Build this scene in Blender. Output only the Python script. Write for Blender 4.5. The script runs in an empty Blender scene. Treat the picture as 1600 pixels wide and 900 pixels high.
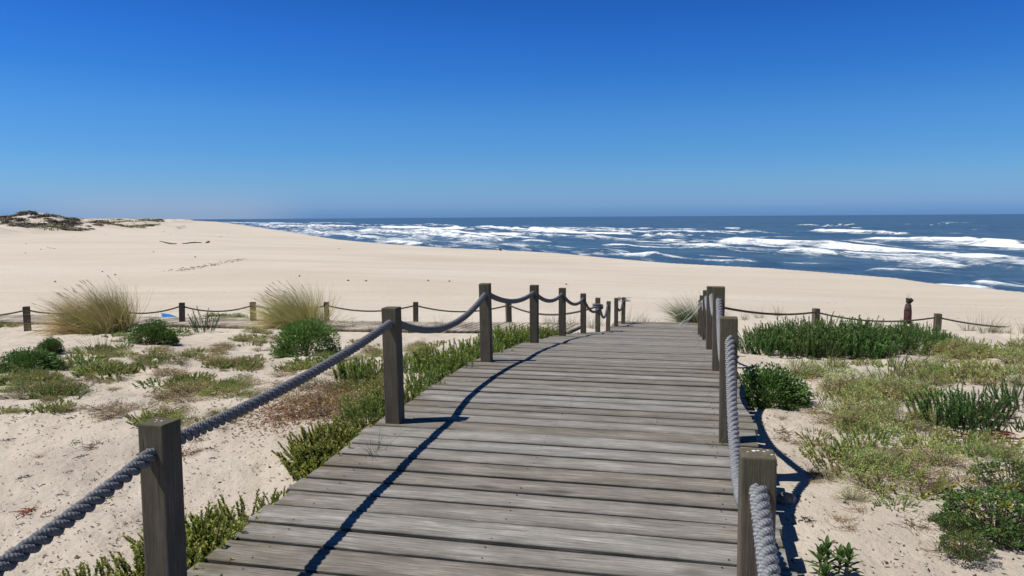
import bpy, math, random
import numpy as np

random.seed(7)
RNG = np.random.default_rng(7)
scene = bpy.context.scene
col = scene.collection
PI = math.pi

# ------------------------------------------------------------------ camera
EYE = 1.65
F = 1200.0                      # focal length in pixels of a 1600 px wide picture
PITCH = math.atan(110.6 / F)
ROLL = 0.0064
fw = np.array([0, math.cos(PITCH), -math.sin(PITCH)])
_up = np.array([0, math.sin(PITCH), math.cos(PITCH)])
_rt = np.array([1.0, 0, 0])
cr, sr = math.cos(ROLL), math.sin(ROLL)
rt = _rt * cr - _up * sr
up = _rt * sr + _up * cr


def ray(px, py):
    return fw + rt * (px - 800) / F - up * (py - 450) / F


def at_y(px, py, Y):
    r = ray(px, py)
    k = Y / r[1]
    return np.array([r[0] * k, Y, EYE + r[2] * k])


def at_z(px, py, z):
    r = ray(px, py)
    k = (z - EYE) / r[2]
    return np.array([r[0] * k, r[1] * k, z])


from mathutils import Matrix, Vector
cam_d = bpy.data.cameras.new('camera')
cam_d.sensor_width = 36
cam_d.lens = 36 * F / 1600
cam_d.clip_start = 0.05
cam_d.clip_end = 200000
cam = bpy.data.objects.new('camera', cam_d)
col.objects.link(cam)
M = Matrix(((rt[0], up[0], -fw[0], 0), (rt[1], up[1], -fw[1], 0), (rt[2], up[2], -fw[2], EYE), (0, 0, 0, 1)))
cam.matrix_world = M
scene.camera = cam
scene.view_settings.view_transform = 'Standard'
scene.view_settings.look = 'None'
scene.view_settings.exposure = 0
scene.view_settings.gamma = 1

# ------------------------------------------------------------------ noise
def _hash(ix, iy, seed):
    h = (ix.astype(np.int64) * 374761393 + iy.astype(np.int64) * 668265263 + seed * 974711) & 0x7fffffff
    h = (h ^ (h >> 13)) * 1274126177 & 0x7fffffff
    h = h ^ (h >> 16)
    return (h & 0xffff) / 65535.0


def vnoise(x, y, seed=0):
    x = np.asarray(x, float); y = np.asarray(y, float)
    ix = np.floor(x); iy = np.floor(y)
    fx = x - ix; fy = y - iy
    fx = fx * fx * fx * (fx * (fx * 6 - 15) + 10); fy = fy * fy * fy * (fy * (fy * 6 - 15) + 10)
    a = _hash(ix, iy, seed); b = _hash(ix + 1, iy, seed)
    c = _hash(ix, iy + 1, seed); d = _hash(ix + 1, iy + 1, seed)
    return (a + (b - a) * fx) * (1 - fy) + (c + (d - c) * fx) * fy


def fbm(x, y, seed=0, octv=4, gain=0.5):
    s = 0; a = 1; t = 0
    c, d = math.cos(.6), math.sin(.6)
    for o in range(octv):
        s = s + a * vnoise(x, y, seed + o * 17); t += a
        a *= gain
        x, y = (x * c - y * d) * 2.03 + 3.1, (x * d + y * c) * 2.03 + 1.7
    return s / t - 0.5


def sstep(a, b, x):
    t = np.clip((np.asarray(x, float) - a) / (b - a), 0, 1)
    return t * t * (3 - 2 * t)

# ------------------------------------------------------------------ layout of the walkway
TH = math.atan(0.23)
DX, DY = math.sin(TH), math.cos(TH)          # along the walkway
NX, NY = math.cos(TH), -math.sin(TH)         # across it, to the right
WL, WR = -2.275, 0.325                       # the two post lines
T_TAB = [-3, 0, 2.85, 4.2, 5.65, 8.45, 11.2, 14.1, 17.1, 19.8, 22.6, 24.6, 30]
Z_TAB = [-.40, -.26, -.115, -.035, .03, 0.0, -0.245, -0.57, -0.97, -1.345, -1.74, -1.87, -1.9]


def zdeck(t):
    return np.interp(t, T_TAB, Z_TAB)


def dw(t, w, z=0.0):
    return np.array([t * DX + w * NX, t * DY + w * NY, z])


def tw(x, y):
    return x * DX + y * DY, x * NX + y * NY

# shore: measured berm crest points
CREST = -4.2
SEA = -4.9
SU = np.array([-0.41, 0.912]); SN = np.array([0.912, 0.41])
shore_px = [(1760, 468), (1600, 456.5), (1450, 442), (1400, 434.5), (1300, 426.5), (1200, 419), (1100, 414), (1050, 411.5), (950, 403), (870, 395.5), (800, 391.5),
            (700, 387.5), (640, 383.5), (580, 379), (530, 374.5), (480, 367), (430, 359), (390, 353), (360, 349), (340, 346.5)]
_sp = np.array([at_z(px, py, CREST)[:2] for px, py in shore_px])
_a = (_sp - [0, 137]) @ SU; _s = (_sp - [0, 137]) @ SN
_o = np.argsort(_a); _a = _a[_o]; _s = _s[_o]


def shore_as(x, y):
    a = x * SU[0] + (y - 137) * SU[1]
    s = x * SN[0] + (y - 137) * SN[1]
    return a, s - np.interp(a, _a, _s)


def H(x, y):
    """height of the sand"""
    x, y = np.broadcast_arrays(np.asarray(x, float), np.asarray(y, float))
    shp = x.shape; x = x.ravel(); y = y.ravel()
    t, w = tw(x, y)
    a, s = shore_as(x, y)
    base = np.interp(y, [-40, -5, 3, 8, 12, 16, 20, 25, 30, 60], [-.6, -.5, -.36, -.4, -.72, -1.12, -1.6, -1.98, -2.2, -2.3])
    # sand beside the walkway keeps close below it
    near = sstep(3.4, 0.3, np.maximum(np.maximum(-2.7 - w, w - .7), 0)) * sstep(27, 23, t)
    lat = np.where(w < -1, -.17, -.29)
    base = base * (1 - near) + (zdeck(t) + lat) * near
    # beach falls to the berm
    g = sstep(-60, 3, s) * sstep(26, 50, y)
    h = base + (CREST - base) * g
    inside = sstep(-.05, .35, np.minimum(w + 2.62, .72 - w)) * sstep(26.6, 26.0, t)
    m = y < 31
    if m.any():
        X, Y, W_ = x[m], y[m], w[m]
        n75 = np.abs(fbm(X / .75, Y / .75, 5, 3))
        hum = fbm(X / 2.6, Y / 2.6, 3, 3) * .36 + (.12 - n75 * .9) * .22 + fbm(X / .26, Y / .26, 9, 4) * .085
        calm = np.where(W_ > 0, .5 + .5 * sstep(2, 7, W_), .8)
        h[m] += hum * sstep(30, 22, Y) * calm * (1 - inside[m] * .8)
    m = y > 21
    if m.any():
        X, Y = x[m], y[m]
        h[m] += sstep(22, 30, Y) * (fbm(X / 22, Y / 14, 21, 3) * .28 * sstep(1, -30, s[m]) + fbm(X / 1.6, Y / 1.1, 23, 3) * .035 * sstep(200, 60, Y))
    # under the deck and the crossing walk
    h = np.where(inside > 0, np.minimum(h, h * (1 - inside) + (zdeck(t) - .24) * inside), h)
    yc = cross_y(x)
    ic = sstep(1.5, .9, np.abs(y - yc)) * sstep(4.5, 2.5, x)
    h = h * (1 - ic) + (cross_z(x) - .09) * ic
    # sand drop behind the crest
    h = np.where(s > 0, np.maximum(CREST - .34 * s, -12), h)
    # high dunes at far left
    m = (y > 120) & (s < -45)
    if m.any():
        X, Y, A, S = x[m], y[m], a[m], s[m]
        off = np.interp(A, [150, 300, 420, 900, 3000], [0, 8, 13, 27, 33])
        dm = sstep(-72, -92, S + 6 * np.sin(A / 31) + 5 * np.sin(A / 83 + 1) - off)
        deep = sstep(-80, -150, S - off)
        lump = .5 - np.abs(fbm(X / 17, Y / 24, 41, 4)) * 2.6
        d = dm * (1.2 + 2.2 * np.clip(lump, -.2, 1) + 1.6 * deep + 3.2 * np.clip(fbm(X / 48, Y / 60, 47, 2) + .1, 0, 1))
        for (cx, cy, rx, ry, hh) in DUNES:
            e = ((X - cx) / rx) ** 2 + ((Y - cy) / ry) ** 2
            d = d + hh * np.exp(-e)
        d = d + dm * fbm(X / 7, Y / 7, 55, 3) * 1.5
        h[m] += d * sstep(120, 190, Y)
    return h.reshape(shp) if shp else float(h[0])


DUNES = [(-173, 296, 14, 15, 3.0), (-190, 300, 14, 18, 2.0), (-156, 297, 8, 10, 1.5), (-160, 256, 9, 6, 2.0), (-180, 262, 9, 7, 1.8), (-198, 256, 10, 6, 1.7), (-150, 330, 12, 14, 1.4), (-160, 350, 12, 18, 1.2), (-172, 380, 14, 20, 1.3), (-186, 420, 16, 24, 1.4)]


def cross_y(x):
    return np.interp(x, [-26, -16, -10, -6, -2, 5], [29.5, 27.9, 26.4, 24.9, 24.0, 23.6])


def cross_z(x):
    return np.interp(x, [-26, -16, -11, -6, -2, 2.5], [-1.98, -1.95, -1.9, -1.8, -1.75, -1.78])


def ground_at(px, py):
    """where the view line through a point of the photograph meets the sand"""
    r = ray(px, py)
    lo, hi = math.log(1.2), math.log(900)
    for n in (420, 40, 12):
        ys = np.exp(np.linspace(lo, hi, n))
        k = ys / r[1]
        zs = EYE + r[2] * k
        hs = H(r[0] * k, ys)
        i = max(1, int(np.argmax(zs < hs)))
        lo, hi = math.log(ys[i - 1]), math.log(ys[i])
    return np.array([r[0] * k[i], ys[i], hs[i]])

# ------------------------------------------------------------------ objects
def put(o, parent=None):
    col.objects.link(o)
    if parent is not None:
        o.parent = parent
    return o


def tag(o, label=None, cat=None, group=None, kind=None):
    if label: o['label'] = label
    if cat: o['category'] = cat
    if group: o['group'] = group
    if kind: o['kind'] = kind
    return o


def empty(name, loc=(0, 0, 0), rz=0.0, sc=1.0):
    o = bpy.data.objects.new(name, None)
    o.empty_display_size = .1
    o.location = loc; o.rotation_euler = (0, 0, rz)
    o.scale = (sc, sc, sc) if not hasattr(sc, '__len__') else sc
    return put(o)


class MB:
    """collects vertices, faces and a colour per vertex, then links them as ONE mesh object"""
    def __init__(self):
        self.v = []; self.f = []; self.c = []; self.m = []; self.uv = None; self.n = 0

    def add(self, vs, fs, c=(1, 1, 1), mi=0):
        b = self.n
        self.v.extend([tuple(map(float, p)) for p in vs]); self.n += len(vs)
        for f in fs:
            self.f.append(tuple(i + b for i in f)); self.m.append(mi)
        if len(c) == 3 and not hasattr(c[0], '__len__'):
            self.c.extend([tuple(c)] * len(vs))
        else:
            self.c.extend([tuple(q) for q in c])

    def mesh(self, name, mats, smooth=False):
        me = bpy.data.meshes.new(name)
        me.from_pydata(self.v, [], self.f)
        at = me.color_attributes.new('Col', 'FLOAT_COLOR', 'POINT')
        arr = np.ones((len(self.v), 4), np.float32)
        arr[:, :3] = np.array(self.c, np.float32)
        at.data.foreach_set('color', arr.ravel())
        for m in (mats if isinstance(mats, (list, tuple)) else [mats]):
            me.materials.append(m)
        me.polygons.foreach_set('material_index', np.array(self.m, np.int32))
        if smooth:
            me.polygons.foreach_set('use_smooth', np.ones(len(self.f), bool))
        me.update()
        return me

    def build(self, name, mats, parent=None, smooth=False):
        return put(bpy.data.objects.new(name, self.mesh(name, mats, smooth)), parent)

    # -- shapes
    def tube(self, pts, rad, n=6, c=(1, 1, 1), mi=0, cap=True):
        pts = np.array(pts, float); k = len(pts)
        rad = np.broadcast_to(np.asarray(rad, float), (k,))
        T = np.gradient(pts, axis=0); T /= np.linalg.norm(T, axis=1)[:, None] + 1e-9
        ref = np.array([0, 0, 1.0]) if abs(T[0][2]) < .9 else np.array([1.0, 0, 0])
        vs = []
        for i in range(k):
            A = np.cross(T[i], ref); A /= np.linalg.norm(A) + 1e-9
            B = np.cross(A, T[i])
            for j in range(n):
                an = 2 * PI * j / n
                vs.append(pts[i] + rad[i] * (math.cos(an) * A + math.sin(an) * B))
        fs = []
        for i in range(k - 1):
            for j in range(n):
                fs.append((i * n + j, i * n + (j + 1) % n, (i + 1) * n + (j + 1) % n, (i + 1) * n + j))
        if cap:
            fs.append(tuple(range(n))[::-1]); fs.append(tuple(range((k - 1) * n, k * n)))
        self.add(vs, fs, c, mi)

    def leaf(self, p, d, side, L, W, c, bend=0.0, nrm=None):
        p = np.asarray(p, float); d = np.asarray(d, float); side = np.asarray(side, float)
        up_ = np.cross(side, d)
        mid = p + d * L * .5 + up_ * bend * L * .5
        c = np.asarray(c, float)
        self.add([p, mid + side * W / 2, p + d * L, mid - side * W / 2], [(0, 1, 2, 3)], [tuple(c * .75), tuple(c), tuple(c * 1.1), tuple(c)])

    def blade(self, p, d0, L, W, droop, wind, c0, c1, seg=5, side=None):
        """a grass blade that starts along d0 and is bent by its weight and the wind"""
        p = np.array(p, float); d = np.array(d0, float); d /= np.linalg.norm(d)
        if side is None:
            side = np.cross(d, [0, 0, 1.0]); side = side if np.linalg.norm(side) > .05 else np.array([1.0, 0, 0])
            an = random.uniform(0, PI); sd = side / np.linalg.norm(side); o = np.cross(d, sd)
            side = sd * math.cos(an) + o * math.sin(an)
        vs = []; cs = []
        for i in range(seg + 1):
            q = i / seg; w = W * (1 - q * .85) / 2
            c = np.asarray(c0) * (1 - q) + np.asarray(c1) * q
            vs += [p - side * w, p + side * w]; cs += [tuple(c), tuple(c)]
            p = p + d * L / seg
            d = d + np.array([wind[0], wind[1], wind[2] - droop]) / seg; d /= np.linalg.norm(d)
        self.add(vs, [(2 * i, 2 * i + 1, 2 * i + 3, 2 * i + 2) for i in range(seg)], cs)


def copy_thing(root, loc, rz=0.0, sc=1.0, label=None, group=None):
    c = root.copy(); col.objects.link(c)
    c.location = loc; c.rotation_euler = (0, 0, rz)
    c.scale = (sc, sc, sc) if not hasattr(sc, '__len__') else sc
    for ch in root.children:
        d = ch.copy(); col.objects.link(d); d.parent = c
    if label: c['label'] = label
    if group: c['group'] = group
    return c


class Kind:
    """a prototype that is moved on first use and copied afterwards"""
    def __init__(self, root): self.root = root; self.used = False

    def put(self, loc, rz=0.0, sc=1.0, label=None, group=None):
        if not self.used:
            self.used = True; c = self.root
            c.location = loc; c.rotation_euler = (0, 0, rz)
            c.scale = (sc, sc, sc) if not hasattr(sc, '__len__') else sc
            if label: c['label'] = label
            if group: c['group'] = group
            return c
        return copy_thing(self.root, loc, rz, sc, label, group)

# ------------------------------------------------------------------ materials
class NT:
    def __init__(self, name):
        self.m = bpy.data.materials.new(name); self.m.use_nodes = True
        self.t = self.m.node_tree; self.t.nodes.clear()
        self.out = self.n('ShaderNodeOutputMaterial')

    def n(self, typ, **kw):
        o = self.t.nodes.new(typ)
        for k, v in kw.items():
            if k.startswith('i_'):
                o.inputs[k[2:].replace('_', ' ')].default_value = v
            else:
                setattr(o, k, v)
        return o

    def l(self, a, b): self.t.links.new(a, b)

    def noise(self, vec, scale, detail=4, rough=.55, dist=0):
        o = self.n('ShaderNodeTexNoise'); o.inputs['Scale'].default_value = scale
        o.inputs['Detail'].default_value = detail; o.inputs['Roughness'].default_value = rough
        o.inputs['Distortion'].default_value = dist
        if vec is not None: self.l(vec, o.inputs['Vector'])
        return o.outputs['Fac']

    def ramp(self, fac, stops):
        o = self.n('ShaderNodeValToRGB'); e = o.color_ramp.elements
        while len(e) < len(stops): e.new(.5)
        for i, (p, c) in enumerate(stops):
            e[i].position = p
            e[i].color = (c, c, c, 1) if not hasattr(c, '__len__') else (*c, 1)
        self.l(fac, o.inputs['Fac'])
        return o.outputs['Color']

    def mix(self, fac, a, b, mode='MIX'):
        o = self.n('ShaderNodeMix', data_type='RGBA', blend_type=mode)
        for s, v in ((o.inputs[0], fac), (o.inputs[6], a), (o.inputs[7], b)):
            if isinstance(v, (int, float)): s.default_value = v if s.type == 'VALUE' else (v, v, v, 1)
            elif hasattr(v, '__len__'): s.default_value = (*v, 1)
            else: self.l(v, s)
        return o.outputs[2]

    def math(self, op, a, b=None, clamp=False):
        o = self.n('ShaderNodeMath', operation=op); o.use_clamp = clamp
        for s, v in ((o.inputs[0], a), (o.inputs[1], b)):
            if v is None: continue
            if isinstance(v, (int, float)): s.default_value = v
            else: self.l(v, s)
        return o.outputs[0]

    def mapping(self, vec, scale=(1, 1, 1), rot=(0, 0, 0), loc=(0, 0, 0)):
        o = self.n('ShaderNodeMapping')
        o.inputs['Scale'].default_value = scale; o.inputs['Rotation'].default_value = rot; o.inputs['Location'].default_value = loc
        self.l(vec, o.inputs['Vector'])
        return o.outputs['Vector']

    def bump(self, h, strength, dist, normal=None):
        o = self.n('ShaderNodeBump'); o.inputs['Strength'].default_value = strength; o.inputs['Distance'].default_value = dist
        self.l(h, o.inputs['Height'])
        if normal is not None: self.l(normal, o.inputs['Normal'])
        return o.outputs['Normal']

    def principled(self, color, rough=.8, spec=.3, normal=None):
        o = self.n('ShaderNodeBsdfPrincipled')
        o.inputs['Roughness'].default_value = rough if isinstance(rough, (int, float)) else .5
        if not isinstance(rough, (int, float)): self.l(rough, o.inputs['Roughness'])
        o.inputs['Specular IOR Level'].default_value = spec
        if hasattr(color, '__len__'): o.inputs['Base Color'].default_value = (*color, 1)
        else: self.l(color, o.inputs['Base Color'])
        if normal is not None: self.l(normal, o.inputs['Normal'])
        return o

    def done(self, sh):
        self.l(sh, self.out.inputs['Surface']); return self.m


def mat_sand():
    k = NT('sand'); pos = k.n('ShaderNodeNewGeometry').outputs['Position']
    big = k.noise(k.mapping(pos, (.035, .06, .05)), 1.0, 5, .6)
    c = k.mix(k.ramp(big, [(.3, 0), (.7, 1)]), (.535, .475, .395), (.645, .592, .512))
    # damp tint of wind-scoured streaks, long and low
    st = k.noise(k.mapping(pos, (.02, .22, .3), (0, 0, .35)), 1.0, 6, .65)
    c = k.mix(k.ramp(st, [(.48, 0), (.72, .5)]), c, (.49, .41, .325))
    # near the walkway the sand carries crumbs of plants
    sp = k.n('ShaderNodeSeparateXYZ'); k.l(pos, sp.inputs[0])
    nearf = k.n('ShaderNodeMapRange', clamp=True)
    k.l(sp.outputs[1], nearf.inputs[0]); nearf.inputs[1].default_value = 26; nearf.inputs[2].default_value = 15
    nearf.inputs[3].default_value = .12; nearf.inputs[4].default_value = 1
    patch = k.noise(pos, .55, 4, .6)
    c = k.mix(k.math('MULTIPLY', k.ramp(patch, [(.40, 0), (.66, .8)]), nearf.outputs[0]), c, (.41, .365, .315))
    v = k.n('ShaderNodeTexVoronoi', feature='F1'); v.inputs['Scale'].default_value = 34
    k.l(k.mapping(pos, (1, 1, .5)), v.inputs['Vector'])
    crumb = k.math('MULTIPLY', k.ramp(v.outputs['Distance'], [(.10, 1), (.17, 0)]), k.ramp(k.noise(pos, 2.3, 4, .7), [(.52, 0), (.62, 1)]))
    crumb = k.math('MULTIPLY', crumb, nearf.outputs[0])
    c = k.mix(k.math('MULTIPLY', crumb, .8), c, (.12, .09, .065))
    grain = k.noise(pos, 240, 2, .7)
    c = k.mix(k.ramp(grain, [(.35, .22), (.65, 0)]), c, (.36, .28, .21))
    b1 = k.noise(pos, 5, 5, .6); b2 = k.noise(pos, 26, 5, .65); b3 = k.noise(pos, 170, 3, .7)
    h = k.math('ADD', k.math('MULTIPLY', b1, .55), k.math('ADD', k.math('MULTIPLY', b2, .28), k.math('MULTIPLY', b3, .05)))
    nb = k.bump(h, .8, .085)
    return k.done(k.principled(c, .95, .1, nb).outputs[0])


def mat_dune_cover():
    k = NT('dune_grass'); att = k.n('ShaderNodeAttribute', attribute_name='Col')
    oi = k.n('ShaderNodeObjectInfo')
    c = k.mix(k.math('MULTIPLY', oi.outputs['Random'], .6), att.outputs['Color'], (.1, .1, .085))
    return k.done(k.principled(c, .9, .1).outputs[0])


def mat_leaf(name='leaf', trans=.3):
    k = NT(name); att = k.n('ShaderNodeAttribute', attribute_name='Col')
    oi = k.n('ShaderNodeObjectInfo')
    hs = k.n('ShaderNodeHueSaturation')
    k.l(att.outputs['Color'], hs.inputs['Color'])
    k.l(k.math('ADD', k.math('MULTIPLY', oi.outputs['Random'], .035), .483), hs.inputs['Hue'])
    k.l(k.math('ADD', k.math('MULTIPLY', oi.outputs['Random'], .45), 1.0), hs.inputs['Value'])
    p = k.principled(hs.outputs[0], .55, .35)
    tr = k.n('ShaderNodeBsdfTranslucent'); k.l(hs.outputs[0], tr.inputs['Color'])
    mx = k.n('ShaderNodeMixShader'); mx.inputs[0].default_value = trans
    k.l(p.outputs[0], mx.inputs[1]); k.l(tr.outputs[0], mx.inputs[2])
    return k.done(mx.outputs[0])


def mat_wood_deck():
    k = NT('weathered_plank')
    uv = k.n('ShaderNodeUVMap', uv_map='UVMap').outputs[0]
    att = k.n('ShaderNodeAttribute', attribute_name='Col').outputs['Color']
    se = k.n('ShaderNodeSeparateColor'); k.l(att, se.inputs[0])
    rnd, end, edge = se.outputs[0], se.outputs[1], se.outputs[2]
    warp = k.noise(k.mapping(uv, (1.2, 5, 1)), 1.0, 3, .5)
    wv = k.n('ShaderNodeVectorMath', operation='ADD'); k.l(uv, wv.inputs[0])
    cmb = k.n('ShaderNodeCombineXYZ'); k.l(k.math('MULTIPLY', k.math('SUBTRACT', warp, .5), .075), cmb.inputs[1]); k.l(cmb.outputs[0], wv.inputs[1])
    u2 = wv.outputs[0]
    # knots
    vo = k.n('ShaderNodeTexVoronoi', feature='F1'); vo.inputs['Scale'].default_value = 1
    k.l(k.mapping(uv, (2.1, 6.0, 1)), vo.inputs['Vector'])
    kd = k.ramp(vo.outputs['Distance'], [(.04, 1), (.13, .7), (.26, 0)])
    ksel = k.ramp(k.noise(k.mapping(uv, (1.1, 3, 1)), 1.0, 1), [(.55, 0), (.62, 1)])
    knot = k.math('MULTIPLY', kd, ksel)
    g1 = k.noise(k.mapping(u2, (2.2, 90, 1)), 1.0, 5, .65)
    g2 = k.noise(k.mapping(u2, (5.0, 260, 1)), 1.0, 3, .6)
    blot = k.noise(k.mapping(uv, (2.6, 7, 1)), 1.0, 6, .7)
    c = k.mix(k.ramp(g1, [(.36, 0), (.62, 1)]), (.185, .170, .146), (.45, .42, .372))
    c = k.mix(k.ramp(g2, [(.36, .7), (.55, 0)]), c, (.10, .09, .075))
    c = k.mix(k.ramp(blot, [(.36, .55), (.62, 0)]), c, (.13, .117, .097))
    c = k.mix(k.ramp(blot, [(.6, 0), (.8, .45)]), c, (.36, .345, .31))
    c = k.mix(k.math('MULTIPLY', knot, .9), c, (.075, .064, .052))
    crack = k.math('MULTIPLY', k.ramp(k.noise(k.mapping(u2, (1.1, 55, 1), loc=(7, 3, 0)), 1.0, 4, .75), [(.315, 1), (.36, 0)]), 1.0)
    c = k.mix(k.math('MULTIPLY', crack, .85), c, (.025, .02, .016))
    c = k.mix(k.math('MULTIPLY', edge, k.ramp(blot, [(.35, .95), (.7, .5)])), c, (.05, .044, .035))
    moss = k.math('MULTIPLY', k.math('POWER', end, 5.0), k.ramp(k.noise(k.mapping(uv, (5, 9, 1)), 1.0, 5, .7), [(.45, 0), (.62, 1)]))
    c = k.mix(k.math('MULTIPLY', moss, .7), c, (.12, .095, .035))
    hv = k.n('ShaderNodeHueSaturation'); k.l(c, hv.inputs['Color'])
    k.l(k.math('ADD', k.math('MULTIPLY', rnd, .36), .84), hv.inputs['Value'])
    k.l(k.math('ADD', k.math('MULTIPLY', rnd, -.6), 1.15), hv.inputs['Saturation'])
    c = hv.outputs[0]
    h = k.math('SUBTRACT', k.math('ADD', k.math('MULTIPLY', g1, .7), k.math('MULTIPLY', g2, .5)), k.math('ADD', k.math('MULTIPLY', crack, 1.0), k.math('MULTIPLY', knot, .25)))
    nb = k.bump(h, .75, .006)
    return k.done(k.principled(c, .8, .25, nb).outputs[0])


def mat_post():
    k = NT('weathered_post'); tc = k.n('ShaderNodeTexCoord').outputs['Object']
    oi = k.n('ShaderNodeObjectInfo')
    off = k.n('ShaderNodeVectorMath', operation='ADD'); k.l(tc, off.inputs[0])
    cm = k.n('ShaderNodeCombineXYZ')
    for i in (0, 1, 2): k.l(k.math('MULTIPLY', oi.outputs['Random'], 17.0 + 7 * i), cm.inputs[i])
    k.l(cm.outputs[0], off.inputs[1]); v = off.outputs[0]
    warp = k.noise(k.mapping(v, (6, 6, 1.5)), 1, 3)
    wv = k.n('ShaderNodeVectorMath', operation='ADD'); k.l(v, wv.inputs[0])
    cb = k.n('ShaderNodeCombineXYZ'); k.l(k.math('MULTIPLY', warp, .03), cb.inputs[0]); k.l(k.math('MULTIPLY', warp, .03), cb.inputs[1]); k.l(cb.outputs[0], wv.inputs[1])
    g = k.noise(k.mapping(wv.outputs[0], (95, 95, 3)), 1, 5, .65)
    g2 = k.noise(k.mapping(wv.outputs[0], (240, 240, 9)), 1, 3, .6)
    bl = k.noise(k.mapping(v, (9, 9, 4)), 1, 6, .7)
    c = k.mix(k.ramp(g, [(.3, 0), (.7, 1)]), (.070, .058, .042), (.155, .133, .099))
    c = k.mix(k.ramp(g2, [(.3, .5), (.55, 0)]), c, (.06, .05, .04))
    c = k.mix(k.ramp(bl, [(.36, .65), (.58, 0)]), c, (.07, .06, .045))
    sz = k.n('ShaderNodeSeparateXYZ'); k.l(tc, sz.inputs[0])
    topm = k.n('ShaderNodeMapRange', clamp=True); k.l(sz.outputs[2], topm.inputs[0]); topm.inputs[1].default_value = .62; topm.inputs[2].default_value = .9
    moss = k.math('MULTIPLY', topm.outputs[0], k.ramp(k.noise(k.mapping(v, (16, 16, 12)), 1, 6, .75), [(.42, 0), (.6, 1)]))
    c = k.mix(k.math('MULTIPLY', moss, .75), c, (.062, .066, .03))
    crack = k.ramp(k.noise(k.mapping(wv.outputs[0], (55, 55, 1.1), loc=(3, 1, 5)), 1, 3, .7), [(.27, 1), (.31, 0)])
    c = k.mix(k.math('MULTIPLY', crack, .85), c, (.018, .014, .011))
    hv = k.n('ShaderNodeHueSaturation'); k.l(c, hv.inputs['Color']); k.l(k.math('ADD', k.math('MULTIPLY', oi.outputs['Random'], .4), .95), hv.inputs['Value'])
    h = k.math('SUBTRACT', k.math('ADD', g, k.math('MULTIPLY', g2, .5)), crack)
    return k.done(k.principled(hv.outputs[0], .85, .2, k.bump(h, .7, .005)).outputs[0])


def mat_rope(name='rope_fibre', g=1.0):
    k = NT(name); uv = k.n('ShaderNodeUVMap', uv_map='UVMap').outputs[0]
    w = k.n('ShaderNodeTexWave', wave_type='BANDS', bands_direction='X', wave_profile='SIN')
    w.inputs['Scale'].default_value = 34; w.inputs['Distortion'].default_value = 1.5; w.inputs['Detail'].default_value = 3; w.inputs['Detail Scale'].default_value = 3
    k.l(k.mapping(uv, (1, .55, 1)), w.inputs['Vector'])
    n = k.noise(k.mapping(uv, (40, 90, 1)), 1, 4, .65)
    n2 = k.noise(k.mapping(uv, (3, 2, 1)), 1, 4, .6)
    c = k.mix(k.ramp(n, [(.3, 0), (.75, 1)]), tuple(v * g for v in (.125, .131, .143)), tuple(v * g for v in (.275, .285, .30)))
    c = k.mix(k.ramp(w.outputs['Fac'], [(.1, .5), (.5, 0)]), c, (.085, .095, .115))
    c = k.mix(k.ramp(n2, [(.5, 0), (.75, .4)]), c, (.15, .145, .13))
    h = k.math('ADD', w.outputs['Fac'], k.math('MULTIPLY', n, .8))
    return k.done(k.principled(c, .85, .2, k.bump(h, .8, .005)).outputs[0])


def mat_plain(name, c1, c2, scale=30, rough=.8, bump=.3, spec=.25):
    k = NT(name); tc = k.n('ShaderNodeTexCoord').outputs['Object']
    n = k.noise(tc, scale, 5, .6)
    c = k.mix(k.ramp(n, [(.3, 0), (.7, 1)]), c1, c2)
    return k.done(k.principled(c, rough, spec, k.bump(n, bump, .01)).outputs[0])


def mat_sea():
    k = NT('sea_water'); pos = k.n('ShaderNodeNewGeometry').outputs['Position']
    fa = k.n('ShaderNodeAttribute', attribute_name='foam').outputs['Fac']
    rot = math.atan2(SU[0], SU[1])       # y axis of the texture runs along the shore
    q = k.n('ShaderNodeVectorRotate', rotation_type='Z_AXIS'); k.l(pos, q.inputs['Vector']); q.inputs['Angle'].default_value = rot
    sv = q.outputs[0]
    n1 = k.noise(k.mapping(sv, (.45, .12, 1)), 1, 6, .65, .4)
    n2 = k.noise(k.mapping(sv, (2.2, .8, 1)), 1, 5, .65, .3)
    n0 = k.noise(k.mapping(sv, (.03, .006, 1)), 1, 5, .6)
    # water
    c = k.mix(k.ramp(n0, [(.35, 0), (.65, 1)]), (.032, .082, .155), (.055, .118, .20))
    c = k.mix(k.ramp(n1, [(.4, 0), (.7, .7)]), c, (.10, .175, .24))
    # foam: a strong core and a streaky lace around it
    lace = k.math('ADD', k.math('MULTIPLY', n1, .75), k.math('MULTIPLY', n2, .45))
    f = k.math('ADD', fa, k.math('MULTIPLY', k.math('SUBTRACT', lace, .6), 1.5))
    f = k.ramp(f, [(.34, 0), (.5, .45), (.74, 1)])
    # broken whitecaps far out
    wc = k.ramp(k.noise(k.mapping(sv, (.09, .032, 1), loc=(11, 5, 0)), 1, 7, .72, .3), [(.665, 0), (.70, .7)])
    f = k.math('MAXIMUM', f, wc)
    col_ = k.mix(f, c, k.mix(k.ramp(n2, [(.3, 0), (.6, 1)]), (.56, .63, .69), (.84, .86, .87)))
    hb = k.math('ADD', k.math('MULTIPLY', n1, 1.0), k.math('MULTIPLY', n2, .35))
    w = k.principled(col_, k.math('ADD', k.math('MULTIPLY', f, .5), .38), .16, k.bump(hb, 1.0, .6))
    return k.done(w.outputs[0])


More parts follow.
